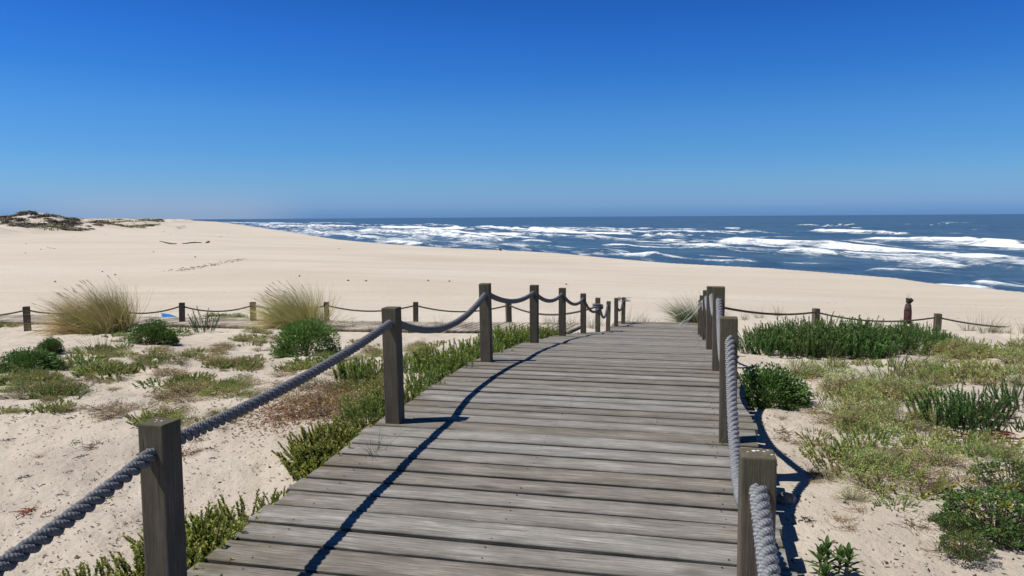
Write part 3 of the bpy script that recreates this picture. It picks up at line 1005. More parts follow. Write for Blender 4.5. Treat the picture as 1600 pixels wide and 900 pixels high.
def rnd_side(d):
    s = np.cross(d, RNG.normal(0, 1, 3)); return s / (np.linalg.norm(s) + 1e-9)


def shade(c, lo=.7, hi=1.25):
    return np.asarray(c) * random.uniform(lo, hi)


GREEN_D = (.030, .062, .018); GREEN_M = (.055, .095, .024); GREEN_Y = (.12, .15, .035); OLIVE = (.15, .15, .055); DRYC = (.27, .17, .085); GREYG = (.11, .13, .075)


def shoot(mb, ms, base, d, L, c, leaf_l=.03, leaf_w=.010, n=42, tip=None, clear=.1):
    """an upright fleshy shoot with leaves all round"""
    d = d / np.linalg.norm(d); p = np.array(base, float)
    bend = RNG.normal(0, .18, 3); pts = [p]
    for i in range(5):
        dd = d + bend * (i / 5); p = p + dd / np.linalg.norm(dd) * L / 5; pts.append(p)
    ms.tube([np.array([0, 0, -.05])] + pts, np.concatenate([[.004], np.linspace(.0045, .002, 6)]), 4, (.16, .12, .07))
    pts = np.array(pts)
    for i in range(n):
        q = clear + (1 - clear) * (i + random.random()) / n
        k = min(int(q * 5), 4); f = q * 5 - k
        pos = pts[k] * (1 - f) + pts[k + 1] * f
        ax = pts[k + 1] - pts[k]; ax /= np.linalg.norm(ax)
        s = rnd_side(ax); el = random.uniform(.25, .9) + .35 * q
        dl = s * math.cos(el) + ax * math.sin(el)
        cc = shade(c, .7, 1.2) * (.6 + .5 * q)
        if tip is not None and q > .85: cc = cc * .4 + np.asarray(tip) * .6
        mb.leaf(pos, dl, np.cross(dl, ax) / (np.linalg.norm(np.cross(dl, ax)) + 1e-6), leaf_l * random.uniform(.7, 1.2), leaf_w, cc, .15)


def make_plant(name, label, cat, fol, stem, fol_name='foliage', mat=None, smooth=False):
    r = empty(name); tag(r, label, cat)
    fol.build(fol_name, mat or M_LEAF, r)
    if stem is not None and stem.n: stem.build('stem', M_STEM, r)
    return Kind(r)


def proto_spurge(n, hgt, spread, c, tip=None, lean=.25, leaf=(.034, .011), nl=44):
    a, b = MB(), MB()
    for i in range(n):
        an = random.uniform(0, 2 * PI); r = spread * math.sqrt(random.random())
        base = np.array([r * math.cos(an), r * math.sin(an), -.02])
        d = np.array([math.cos(an) * lean * r / spread, math.sin(an) * lean * r / spread, 1]) + RNG.normal(0, .12, 3)
        shoot(a, b, base, d, hgt * random.uniform(.55, 1.1) * (1.1 - .35 * r / spread), shade(c, .75, 1.25), leaf[0], leaf[1], nl, tip)
    return a, b


def proto_dome(R, hgt, c, n=2300, leaf=.035, lw=.009, hole=.0):
    a, b = MB(), MB()
    for i in range(26):
        an = random.uniform(0, 2 * PI); el = random.uniform(.3, 1.5)
        e = vec(an, el) * [R * .6, R * .6, hgt * .6]
        b.tube([np.zeros(3), e * .5 + RNG.normal(0, .02, 3), e], [.006, .004, .002], 4)
    cl = [(vec(random.uniform(0, 2 * PI), 1.5 * random.random() ** 1.5 - .06), random.uniform(.75, 1.2)) for _ in range(60)]
    for i in range(n):
        d, k = random.choice(cl)
        dd = d + RNG.normal(0, .17, 3); dd /= np.linalg.norm(dd)
        q = k * (1 - .45 * random.random() ** 2)
        p = dd * [R, R, hgt] * q
        if p[2] < 0: p[2] = random.uniform(0, .05)
        gd = dd + RNG.normal(0, .45, 3) + [0, 0, .25]; gd /= np.linalg.norm(gd)
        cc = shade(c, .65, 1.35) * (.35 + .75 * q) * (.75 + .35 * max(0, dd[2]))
        a.leaf(p, gd, rnd_side(gd), leaf * random.uniform(.7, 1.3), lw, cc, .1)
    return a, b


def proto_marram(n, L, spread, wind=(-.7, 0, 0), top=(.33, .27, .15), mid=(.13, .13, .065), low=(.16, .10, .05), sweep=.3, W=.011):
    a = MB()
    subs = [(random.gauss(0, .5), random.gauss(0, .45), random.uniform(.16, .36), random.uniform(.72, 1.12), random.gauss(0, .22)) for _ in range(11)]
    for i in range(n):
        cx_, cy_, cr_, cl_, ct_ = random.choice(subs)
        bx_, by_ = cx_ + random.gauss(0, cr_), cy_ + random.gauss(0, cr_); r = spread * min(1.2, math.hypot(bx_, by_)); an = math.atan2(by_, bx_)
        base = np.array([r * math.cos(an), r * .7 * math.sin(an), -.03])
        d = np.array([math.cos(an) * .65 * r / spread, math.sin(an) * .5 * r / spread, 1]) + RNG.normal(0, .2, 3)
        d = d + [ct_, 0, 0]; wx = wind[0] * random.uniform(.4, 1.5)
        if random.random() < sweep:      # long blades laid over by the wind
            d = np.array([-1.0, 0, .45]) + RNG.normal(0, .22, 3); c0, c1 = shade(low, .7, 1.2), shade(top, .6, 1.1); l = L * random.uniform(.8, 1.25)
            dr = random.uniform(.5, 1.1)
        else:
            c0, c1 = shade(mid, .5, 1.1), shade(top, .55, 1.15); l = L * random.uniform(.55, 1.1); dr = random.uniform(.1, .7)
        l *= cl_
        if random.random() < .06: dr += 2.2; l *= 1.1
        if random.random() < .4: c1 = shade(mid, .9, 1.5)
        a.blade(base, d, l, W * random.uniform(.7, 1.3), dr, (wx, wind[1] + random.gauss(0, .1), 0), c0, c1, 6)
    return a


def place(kind, px, py, sc=1.0, rz=None, label=None, group=None, dz=0.0):
    p = ground_at(px, py); p[2] += dz
    return kind.put(p, random.uniform(0, 2 * PI) if rz is None else rz, sc, label, group)


def seedheads(root, n, L, spread, wind):
    a = MB()
    for i in range(n):
        an = random.uniform(0, 2 * PI); r = spread * random.random()
        p = np.array([r * math.cos(an), r * math.sin(an), 0]); d = np.array([random.gauss(-.1, .3), random.gauss(0, .2), 1.0]); d /= np.linalg.norm(d)
        l = L * random.uniform(.8, 1.15); pts = [p]
        for j in range(6):
            d = d + np.array([wind / 6, 0, -.03]); d /= np.linalg.norm(d); pts.append(pts[-1] + d * l / 6)
        a.tube(pts, .004, 4, (.3, .24, .13))
        a.tube([pts[-2] * .3 + pts[-1] * .7, pts[-1], pts[-1] + d * .07], [.007, .012, .003], 5, (.34, .27, .15))
    a.build('seed_head', M_STRAW, root)

# --- marram clumps
K = make_plant('marram_clump', 'largest clump of straw coloured beach grass, bent left by the wind', 'grass clump', proto_marram(3600, 1.75, .80, (-1.25, 0, 0), top=(.68, .54, .26), mid=(.25, .27, .085), low=(.44, .30, .13), sweep=.30, W=.018), None, 'blades', M_STRAW)
seedheads(K.root, 26, 1.8, .6, -1.2)
K.put(ground_at(166, 522), 0, (.92, .95, 1.0), None, 'clumps of tall beach grass')
K = make_plant('marram_clump', 'second large clump of beach grass, around the far fence left of the rope', 'grass clump', proto_marram(2400, 1.7, .66, (-1.1, 0, 0), top=(.72, .57, .28), mid=(.27, .29, .095), sweep=.12, W=.017), None, 'blades', M_STRAW)
seedheads(K.root, 40, 1.8, .5, -1.1)
K.put(ground_at(474, 517), 0, (.86, .9, .95), None, 'clumps of tall beach grass')
K = make_plant('marram_clump', 'small grey green grass clump at the far right end of the boardwalk', 'grass clump', proto_marram(1200, 1.15, .42, (-.5, 0, 0), top=(.34, .38, .20), mid=(.14, .20, .08), low=(.2, .17, .1), sweep=.1), None, 'blades', M_STRAW)
K.put(at_y(1086, 507.5, 25.5), 0, 1.0, None, 'clumps of tall beach grass')
# thin grass tufts
K_TUFT = make_plant('grass_tuft', 'sparse tuft of thin pale dune grass on the sand', 'grass', proto_marram(60, .55, .16, (-.35, 0, 0), top=(.25, .23, .13), mid=(.11, .13, .06), low=(.2, .17, .1), sweep=.05, W=.006), None, 'blades', M_STRAW)
for px, py in ((585, 518), (640, 521), (690, 520), (735, 517), (855, 512), (890, 514), (905, 511), (925, 513), (940, 509), (985, 508), (1000, 509), (1160, 500), (1185, 497), (1215, 494), (620, 519), (160, 552), (190, 545), (1540, 520), (1570, 521), (1600, 520), (1515, 517), (1555, 519), (1010, 508), (545, 516), (868, 509), (1130, 503)):
    place(K_TUFT, px + random.uniform(-4, 4), py, random.uniform(.8, 1.5), None, None, 'sparse grass tufts')
# blades growing out of the deck joints
K_DECKG = make_plant('grass_tuft', 'few thin green blades growing from a gap between the planks', 'grass', proto_marram(16, .22, .05, (-.1, 0, 0), top=(.2, .2, .08), mid=(.1, .13, .04), low=(.15, .15, .06), sweep=0, W=.004), None, 'blades', M_STRAW)
for px, py, s, lb in ((585, 703, 1.2, 'thin green blades growing between planks at the left deck edge'), (1120, 697, .9, 'dry grass wisps growing at the foot of the second right post'), (1022, 662, .6, 'tiny grass sprig growing from a plank joint near the deck middle')):
    K_DECKG.put(at_z(px, py, .02), random.uniform(0, 6), s, lb, None)

# --- round bushes
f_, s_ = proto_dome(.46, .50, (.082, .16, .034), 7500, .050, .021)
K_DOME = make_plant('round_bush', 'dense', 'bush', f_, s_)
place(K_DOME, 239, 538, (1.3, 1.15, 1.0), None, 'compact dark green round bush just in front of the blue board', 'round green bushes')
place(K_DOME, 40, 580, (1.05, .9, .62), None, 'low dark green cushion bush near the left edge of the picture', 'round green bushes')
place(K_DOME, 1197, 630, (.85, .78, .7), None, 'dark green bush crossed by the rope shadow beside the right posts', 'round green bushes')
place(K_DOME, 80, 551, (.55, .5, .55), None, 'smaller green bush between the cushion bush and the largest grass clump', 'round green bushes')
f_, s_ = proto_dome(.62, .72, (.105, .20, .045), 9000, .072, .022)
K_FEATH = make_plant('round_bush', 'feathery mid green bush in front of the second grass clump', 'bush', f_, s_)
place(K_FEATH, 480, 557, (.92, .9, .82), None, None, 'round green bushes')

# --- upright spiky shoots
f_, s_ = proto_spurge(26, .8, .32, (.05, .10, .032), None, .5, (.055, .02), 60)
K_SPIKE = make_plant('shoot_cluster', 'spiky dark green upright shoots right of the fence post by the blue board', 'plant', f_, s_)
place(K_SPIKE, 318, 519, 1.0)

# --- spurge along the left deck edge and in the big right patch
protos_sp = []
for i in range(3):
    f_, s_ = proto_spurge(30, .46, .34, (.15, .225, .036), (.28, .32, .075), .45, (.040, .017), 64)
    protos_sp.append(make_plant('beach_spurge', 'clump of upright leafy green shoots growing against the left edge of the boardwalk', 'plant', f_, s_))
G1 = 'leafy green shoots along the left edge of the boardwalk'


def along_left(t0, t1, n, w0, w1, s0, s1, pool):
    for i in range(n):
        t = t0 + (t1 - t0) * (i + random.random()) / n; w = random.uniform(w0, w1)
        p = dw(t, w); z = float(H(p[0], p[1]))
        random.choice(pool).put((p[0], p[1], z), random.uniform(0, 6.28), random.uniform(s0, s1), None, G1)


# yellow green tufts near, darker dense shoots farther on
protos_ed = []
for i in range(3):
    f_, s_ = proto_spurge(44, .26, .24, (.21, .25, .042), (.38, .36, .10), .8, (.023, .0125), 84)
    protos_ed.append(make_plant('edge_herb', 'low yellow green herb growing against the near left edge of the boardwalk', 'plant', f_, s_))
G0 = 'yellow green herbs along the near left edge of the boardwalk'
for i in range(52):
    t = random.uniform(1.9, 4.35); w = -2.42 - abs(random.gauss(.10, .16)) - max(0, 3.3 - t) * .2 * random.random()
    p = dw(t, w); random.choice(protos_ed).put((p[0], p[1], float(H(p[0], p[1]))), random.uniform(0, 6), random.uniform(.6, 1.05), None, G0)
for i in range(13):
    t = random.uniform(4.8, 5.85); p = dw(t, -2.5 - random.uniform(0, .2)); random.choice(protos_ed).put((p[0], p[1], float(H(p[0], p[1]))), random.uniform(0, 6), random.uniform(.7, 1.0), None, G0)
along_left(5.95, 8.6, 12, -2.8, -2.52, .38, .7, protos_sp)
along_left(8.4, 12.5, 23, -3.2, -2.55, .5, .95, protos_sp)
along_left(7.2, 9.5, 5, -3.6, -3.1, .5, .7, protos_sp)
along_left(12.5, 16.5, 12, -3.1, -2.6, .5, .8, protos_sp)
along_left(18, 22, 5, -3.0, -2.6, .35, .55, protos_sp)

protos_dk = []
for i in range(3):
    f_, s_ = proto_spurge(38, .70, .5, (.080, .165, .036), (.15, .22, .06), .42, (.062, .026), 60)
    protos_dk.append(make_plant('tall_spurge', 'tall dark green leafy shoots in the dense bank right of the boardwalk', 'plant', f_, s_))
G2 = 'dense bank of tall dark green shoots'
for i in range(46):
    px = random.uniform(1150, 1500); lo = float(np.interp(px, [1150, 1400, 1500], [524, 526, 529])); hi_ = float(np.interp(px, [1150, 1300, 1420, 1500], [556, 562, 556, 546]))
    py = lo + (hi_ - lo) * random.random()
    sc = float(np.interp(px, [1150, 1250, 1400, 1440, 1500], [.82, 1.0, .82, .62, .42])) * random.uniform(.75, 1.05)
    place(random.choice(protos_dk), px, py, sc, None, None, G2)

# --- creeping mats: soft tangles of tiny leaves with dead stalks between
def proto_tangle(R, hgt, n, c, dry, m=20):
    a, b = MB(), MB()
    for i in range(n):
        an = random.uniform(0, 2 * PI); r = R * math.sqrt(random.random()) * random.uniform(.7, 1.25); z = hgt * (1.05 - .7 * (r / R) ** 2) * random.uniform(.2, 1.1)
        e = np.array([r * math.cos(an), r * math.sin(an), max(z, .01)])
        b.tube([(0, 0, -.03), np.array([e[0] * .5, e[1] * .5, z * .3]) + RNG.normal(0, .02, 3), e], [.004, .003, .002], 3)
        base = shade(c, .6, 1.4) if random.random() > .22 else shade(dry, .6, 1.3)
        for j in range(m):
            d = RNG.normal(0, 1, 3); d[2] = d[2] * .5 + .3; d /= np.linalg.norm(d)
            a.leaf(e + RNG.normal(0, 1, 3) * [.035, .035, .018], d, rnd_side(d), random.uniform(.012, .026), .010, shade(base, .65, 1.35), .2)
    return a, b


# --- olive scrub on the right
protos_ol = []
for i, c in enumerate(((.34, .40, .10), (.42, .40, .18), (.24, .35, .08))):
    f_, s_ = proto_spurge(44, .26, .42, c, (.52, .49, .20), 1.15, (.032, .0135), 46)
    protos_ol.append(make_plant('olive_herb', 'olive yellow herb in the open scrub right of the boardwalk', 'plant', f_, s_))
for i, c in enumerate(((.32, .38, .12), (.22, .32, .08))):
    f_, s_ = proto_tangle(.42, .26, 90, c, (.42, .32, .16), 24)
    protos_ol.append(make_plant('olive_herb', 'olive yellow herb in the open scrub right of the boardwalk', 'plant', f_, s_))
G3 = 'olive scrub on the right sand'


def in_poly(x, y, P):
    c = False; j = len(P) - 1
    for i in range(len(P)):
        if (P[i][1] > y) != (P[j][1] > y) and x < (P[j][0] - P[i][0]) * (y - P[i][1]) / (P[j][1] - P[i][1]) + P[i][0]: c = not c
        j = i
    return c


def scatter(poly, n, pool, s0, s1, group, label=None):
    xs = [p[0] for p in poly]; ys = [p[1] for p in poly]; k = 0; tries = 0
    while k < n and tries < 5000:
        tries += 1
        x, y = random.uniform(min(xs), max(xs)), random.uniform(min(ys), max(ys))
        if in_poly(x, y, poly):
            place(random.choice(pool), x, y, random.uniform(s0, s1), None, label, group); k += 1


scatter([(1240, 572), (1330, 562), (1620, 545), (1620, 600), (1500, 612), (1470, 640), (1380, 640), (1330, 660), (1270, 622)], 60, protos_ol, .4, .9, G3)
scatter([(1300, 660), (1380, 630), (1480, 650), (1490, 720), (1470, 745), (1400, 770), (1350, 765), (1300, 720)], 26, protos_ol, .3, .75, G3)
scatter([(1480, 660), (1600, 700), (1620, 760), (1560, 740), (1500, 700)], 7, protos_ol, .4, .6, G3)
for px, py, s in ((1272, 682, .35), (1290, 745, .3), (1298, 700, .3), (1330, 780, .3), (1400, 790, .3), (1175, 665, .25)):
    place(random.choice(protos_ol), px, py, s, None, None, G3)
scatter([(1480, 548), (1620, 535), (1620, 556), (1500, 565)], 22, protos_ol, .7, 1.05, G3)
# bare upright wands among the scrub
a, b = MB(), MB()
for i in range(7):
    d = np.array([random.gauss(0, .3), random.gauss(0, .3), 1.0]); shoot(a, b, RNG.normal(0, .12, 3) * [1, 1, 0], d, random.uniform(.4, .7), (.06, .085, .03), .03, .007, 30)
K_WAND = make_plant('wand_plant', 'thin dark upright wands rising above the olive scrub', 'plant', a, b)
for px, py in ((1385, 605), (1300, 580), (1290, 640), (1415, 600), (1350, 560), (1250, 590), (1600, 565), (1590, 560)):
    place(K_WAND, px, py, random.uniform(.7, 1.1), None, None, 'thin wands in the scrub')

# --- dark feathery plants at the right edge
protos_fe = []
for i in range(2):
    f_, s_ = proto_spurge(30, .52, .3, (.085, .165, .04), (.13, .21, .055), .5, (.036, .014), 105)
    protos_fe.append(make_plant('feathery_plant', 'dark green feathery plant with dense upright plumes near the right edge', 'plant', f_, s_))
G4 = 'feathery dark plants near the right edge'
for px, py, s in ((1475, 662, .95), (1500, 655, 1.0), (1530, 645, .8), (1455, 655, .7), (1545, 655, .7), (1575, 625, .7), (1595, 640, .7), (1520, 668, .7)):
    place(random.choice(protos_fe), px, py, s * .78, None, None, G4)

# --- ice plant with red runners
a, b = MB(), MB()
for i in range(120):
    p = np.array([random.uniform(-.7, .8), random.gauss(0, .12), 0]); d = np.array([random.gauss(0, .35), random.gauss(0, .35), 1.0]); d /= np.linalg.norm(d)
    L = random.uniform(.08, .17); a.tube([p, p + d * L * .5, p + d * L], [.008, .009, .002], 3, tuple(shade((.075, .11, .03))))
for i in range(22):
    p = np.array([random.uniform(-.7, .9), random.uniform(-.3, -.05), .01]); pts = [p]
    an = random.uniform(-.6, .6) + random.choice((0, PI))
    for j in range(6):
        an += random.gauss(0, .35); pts.append(pts[-1] + np.array([math.cos(an) * .055, math.sin(an) * .055, random.gauss(0, .012)])); pts[-1][2] = max(.008, pts[-1][2])
    b.tube(pts, .010, 5)
r = empty('ice_plant'); tag(r, 'succulent with upright green fingers and deep red runners at the right edge', 'plant')
a.build('fleshy_leaves', M_LEAF, r); b.build('red_runners', mat_plain('red_runner', (.10, .014, .014), (.17, .03, .022), 30), r)
Kind(r).put(ground_at(1555, 674), .1, .85)

# --- parsley-leaved bush in the lower right corner
def proto_parsley(R, hgt, n, c):
    a, b = MB(), MB()
    for i in range(n):
        an = random.uniform(0, 2 * PI); r = R * math.sqrt(random.random()); z = hgt * (1 - .6 * (r / R) ** 2) * random.uniform(.45, 1.0)
        e = np.array([r * math.cos(an), r * math.sin(an), z])
        b.tube([np.array([e[0] * .25, e[1] * .25, 0]), np.array([e[0] * .7, e[1] * .7, z * .5]) + RNG.normal(0, .02, 3), e], [.005, .004, .0025], 4)
        base = shade(c, .6, 1.35)
        if random.random() < .07: base = np.array([.24, .22, .03])
        for j in range(26):
            d = RNG.normal(0, 1, 3); d[2] = d[2] * .45 + .25; d /= np.linalg.norm(d)
            o = d * random.uniform(.0, .05)
            a.leaf(e + o, d, rnd_side(d), random.uniform(.02, .036), .019, shade(base, .75, 1.25), .2)
    return a, b


f_, s_ = proto_parsley(.42, .34, 110, (.075, .125, .028))
K_PAR = make_plant('parsley_bush', 'x', 'bush', f_, s_)
GP = 'lobed-leaf bushes in the lower right corner'
place(K_PAR, 1555, 830, (.85, .8, .8), None, 'large green bush with small lobed leaves at the lower right edge', GP)
place(K_PAR, 1508, 868, .38, None, 'small outlying sprig of the lobed-leaf bush, nearest the bottom edge', GP)
place(K_PAR, 1492, 828, .34, None, 'small outlying sprig left of the lobed-leaf bush', GP)
place(K_PAR, 1585, 855, .3, None, 'small outlying sprig below the lobed-leaf bush at the right edge', GP)
f_, s_ = proto_parsley(.4, .3, 80, (.11, .14, .05))
K_PAR2 = make_plant('grey_green_bush', 'loose grey green bush behind the lobed-leaf bush at right edge', 'bush', f_, s_)
place(K_PAR2, 1585, 770, .75)

# --- broad-leaved plant by the right deck edge
a, b = MB(), MB()
for (bx, by, h) in ((0, 0, .2), (.11, -.04, .16), (.05, .09, .12), (-.07, -.06, .1), (.15, .05, .1)):
    b.tube([(0, 0, -.04), (bx, by, 0), (bx + .01, by, h * .5), (bx + .02, by, h)], [.006, .006, .005, .003], 5)
    for j in range(17):
        an = j * 2.4; q = j / 17; el = .15 + 1.1 * q
        d = vec(an, el); sd = np.cross(d, [0, 0, 1.0]); sd /= np.linalg.norm(sd)
        p0_ = np.array([bx + .01, by, h * (.3 + .7 * q)]); L = random.uniform(.075, .105) * (1.1 - .4 * q); W = .024
        upv = np.cross(sd, d); c = shade((.060, .115, .028), .75, 1.3)
        pts = []
        for (t_, w_, u_) in ((0, .15, 0), (.3, .8, .05), (.6, 1, .06), (.85, .6, .02)):
            m_ = p0_ + d * L * t_ + upv * L * u_
            pts += [m_ - sd * W / 2 * w_ + upv * .004, m_, m_ + sd * W / 2 * w_ + upv * .004]
        pts.append(p0_ + d * L)
        fs = []
        for k in range(3):
            fs += [(3 * k, 3 * k + 1, 3 * k + 4, 3 * k + 3), (3 * k + 1, 3 * k + 2, 3 * k + 5, 3 * k + 4)]
        fs += [(9, 10, 12), (10, 11, 12)]
        a.add(pts, fs, tuple(c))
K_BROAD = make_plant('broad_leaf_plant', 'glossy plant with lance shaped leaves beside the nearest right post', 'plant', a, b)
place(K_BROAD, 1288, 912, 1.0, .4)

# --- low ground plants on the left sand
protos_mat = []
for i, c in enumerate(((.28, .32, .065), (.16, .24, .045), (.34, .33, .11), (.21, .27, .075))):
    f_, s_ = proto_spurge(26, .15, .26, c, (.24, .25, .09), 1.5, (.030, .015), 34)
    protos_mat.append(make_plant('sand_herb', 'low sprawling yellow green herb on the left sand', 'plant', f_, s_))
for i, c in enumerate(((.26, .31, .07), (.15, .23, .05), (.33, .31, .12))):
    f_, s_ = proto_tangle(.3, .13, 60, c, (.40, .27, .13), 22)
    protos_mat.append(make_plant('sand_herb', 'low sprawling yellow green herb on the left sand', 'plant', f_, s_))
GM = 'low herbs scattered over the left sand'
mats = [([(100, 545), (150, 548), (190, 560), (180, 585), (110, 575)], 9, .7, 1.2), ([(0, 590), (60, 585), (110, 600), (100, 625), (0, 615)], 15, .7, 1.2), ([(60, 590), (120, 620), (110, 640), (70, 630)], 4, .5, .8),
        ([(140, 545), (195, 540), (195, 560), (150, 562)], 6, .7, 1.0), ([(215, 550), (265, 550), (262, 572), (222, 575)], 6, .8, 1.1), ([(145, 568), (190, 570), (190, 590), (150, 592)], 5, .9, 1.3),
        ([(245, 595), (315, 590), (315, 617), (255, 618)], 9, .8, 1.2), ([(330, 600), (388, 595), (385, 618), (335, 620)], 6, .6, .9), ([(280, 545), (350, 545), (350, 565), (290, 565)], 7, .6, 1.0),
        ([(325, 565), (400, 555), (400, 580), (335, 582)], 10, .8, 1.2), ([(360, 520), (435, 515), (432, 540), (370, 545)], 11, .8, 1.2), ([(445, 565), (500, 565), (500, 582), (450, 582)], 7, .8, 1.1),
        ([(505, 560), (530, 560), (530, 575), (508, 575)], 3, .8, 1.1), ([(535, 575), (590, 572), (595, 600), (545, 595)], 8, .6, .9), ([(545, 595), (590, 600), (585, 625), (535, 620)], 8, .7, 1.0),
        ([(560, 625), (600, 620), (602, 650), (565, 648)], 9, .7, 1.0), ([(540, 535), (560, 532), (560, 545), (542, 546)], 3, .6, .9), ([(575, 545), (602, 540), (602, 565), (580, 566)], 5, .7, .9),
        ([(200, 650), (300, 645), (290, 668), (210, 668)], 7, .5, .8), ([(340, 645), (385, 645), (385, 655), (345, 655)], 3, .4, .6), ([(65, 634), (105, 636), (104, 647), (66, 645)], 4, .4, .6),
        ([(180, 525), (215, 522), (212, 535), (180, 536)], 4, .7, 1.0), ([(265, 515), (300, 515), (300, 525), (266, 525)], 4, .6, .9), ([(0, 640), (40, 645), (20, 655), (0, 655)], 2, .4, .5),
        ([(640, 545), (660, 535), (700, 535), (690, 560), (645, 580)], 9, .7, 1.0), ([(545, 655), (600, 650), (570, 680), (530, 690)], 6, .4, .6), ([(20, 555), (70, 545), (100, 560), (20, 560)], 4, .6, .9),
        ([(325, 492), (390, 496), (388, 500), (328, 500)], 8, .8, 1.1), ([(0, 506), (25, 506), (25, 510), (0, 510)], 4, .9, 1.2)]
for poly, n, s0, s1 in mats:
    scatter(poly, int(n * 1.5), protos_mat, s0 * .75, s1, GM)

scatter([(0, 560), (330, 540), (600, 540), (600, 600), (520, 660), (300, 660), (0, 640)], 46, protos_mat, .22, .5, GM)
protos_dry = []
for c in ((.36, .28, .16), (.27, .235, .16)):
    f_, s_ = proto_tangle(.32, .10, 55, c, (.40, .30, .17), 16)
    protos_dry.append(make_plant('dry_tangle', 'low greyish brown tangle of half dead herb on the sand', 'plant', f_, s_))
GD2 = 'half dead tangles between the green herbs'
scatter([(0, 570), (330, 540), (600, 545), (600, 600), (520, 665), (330, 665), (0, 650)], 44, protos_dry, .3, .9, GD2)
scatter([(1240, 580), (1600, 560), (1600, 760), (1420, 780), (1280, 700)], 22, protos_dry, .3, .8, GD2)
# --- dead twigs and leaf litter
def proto_twigs(n, R, c, up_=.35):
    b = MB()
    for i in range(n):
        p = np.array([random.gauss(0, R * .3), random.gauss(0, R * .3), .0]); an = random.uniform(0, 2 * PI); el = random.uniform(0, up_); pts = [p]; d = vec(an, el)
        for j in range(4):
            d = d + RNG.normal(0, .3, 3); d[2] = max(d[2], -.05); d /= np.linalg.norm(d); pts.append(pts[-1] + d * random.uniform(.02, .055)); pts[-1][2] = max(0.004, pts[-1][2])
        b.tube(pts, np.linspace(.0035, .0015, 5), 3, tuple(shade(c)))
    return b


K_TW = []
for c in ((.15, .105, .07), (.27, .18, .10)):
    r = empty('dead_twigs'); tag(r, 'small patch of dead brown twigs lying on the sand', 'twigs'); proto_twigs(44, .28, c).build('twigs', M_LEAF, r); K_TW.append(Kind(r))
scatter([(0, 600), (330, 600), (430, 560), (600, 560), (560, 660), (430, 700), (0, 760)], 20, K_TW, .35, .75, 'dead twigs on the sand')
scatter([(1190, 690), (1300, 740), (1480, 760), (1500, 860), (1330, 880), (1260, 800)], 14, K_TW, .35, .7, 'dead twigs on the sand')
scatter([(1165, 600), (1280, 640), (1290, 700), (1190, 690)], 8, K_TW, .4, .7, 'dead twigs on the sand')
a = MB()
for i in range(1700):
    p = np.array([random.gauss(0, .42), random.gauss(0, .28), random.uniform(0, .05)]); d = vec(random.uniform(0, 6.28), random.uniform(-.1, .8))
    a.leaf(p, d, rnd_side(d), random.uniform(.025, .06), .016, shade((.36, .22, .11), .45, 1.3), .2)
K_LIT = make_plant('dry_herb', 'patch of dry rust brown herb on the sand left of the second left post', 'plant', a, None, 'dry_leaves')
place(K_LIT, 520, 632, 1.0); place(K_LIT, 470, 645, (.8, .7, .7), None, 'smaller dry brown herb patch on the sand beneath the long rope span'); place(K_LIT, 545, 607, .6, None, 'little dry brown herb patch behind the rust brown one')

# --- seaweed and litter on the near left sand
def proto_weed(n, R, mat, name, label):
    b = MB()
    for i in range(n):
        p = np.array([random.gauss(0, R * .45), random.gauss(0, R * .45), .006]); an = random.uniform(0, 6.28); pts = [p]
        for j in range(5):
            an += random.gauss(0, .7); pts.append(pts[-1] + np.array([math.cos(an), math.sin(an), random.gauss(0, .3)]) * R * .16); pts[-1][2] = max(.004, pts[-1][2])
        b.tube(pts, np.linspace(.005, .002, 6) * (R / .1), 4)
    o = b.build(name, mat); tag(o, label, 'seaweed'); return Kind(o)


K_WD = proto_weed(9, .1, M_WEED, 'dry_seaweed', 'small dark scrap of dried seaweed on the pale near sand')
for px, py in ((100, 712), (35, 745), (105, 740), (62, 725), (125, 715), (190, 770), (75, 805), (12, 690), (15, 770), (30, 820), (340, 715), (170, 780), (60, 760), (150, 750), (330, 698), (70, 850), (120, 690), (95, 770), (20, 655), (115, 655), (40, 653), (195, 655), (1250, 812), (1322, 785), (1430, 700)):
    place(K_WD, px + random.uniform(-5, 5), py + random.uniform(-3, 3), random.uniform(.25, .75), None, None, 'scraps of dried seaweed on the near sand')
place(proto_weed(14, .1, M_REDWEED, 'red_seaweed', 'reddish brown scrap of dried seaweed at the left edge of the near sand'), 40, 801, .9)
# crumbs: chips of shell, wood and leaf, beyond counting
a = MB()
for i in range(6000):
    t = random.random()
    px = random.uniform(-40, 640) if t < .72 else random.uniform(1160, 1640); py = random.uniform(560, 905) if random.random() < .8 else random.uniform(520, 600)
    if 560 < px < 1160: continue
    r_ = ray(px, py); Y = 1.5
    # approximate the hit from the smooth height, then sit on the true one
    for _ in range(12): 
        zz = float(np.interp(Y, [2, 8, 14, 25], [-.24, -.42, -.95, -2.0])); Y = (zz - EYE) / r_[2] * r_[1]
    X = r_[0] * Y / r_[1]
    a_ = random.uniform(0, 6.28); s = random.uniform(.004, .016) * random.uniform(.6, 1.3) * (1 if Y < 7 else 1.6); el = random.uniform(0, .5)
    d = vec(a_, el); sd = np.array([-math.sin(a_), math.cos(a_), 0])
    c = random.choice(((.08, .06, .045), (.05, .04, .03), (.16, .11, .07), (.26, .2, .14), (.32, .24, .15)))
    if random.random() < .05: c = (.7, .68, .64)
    a._q = getattr(a, '_q', []); a._q.append((X, Y, d, sd, s, c))
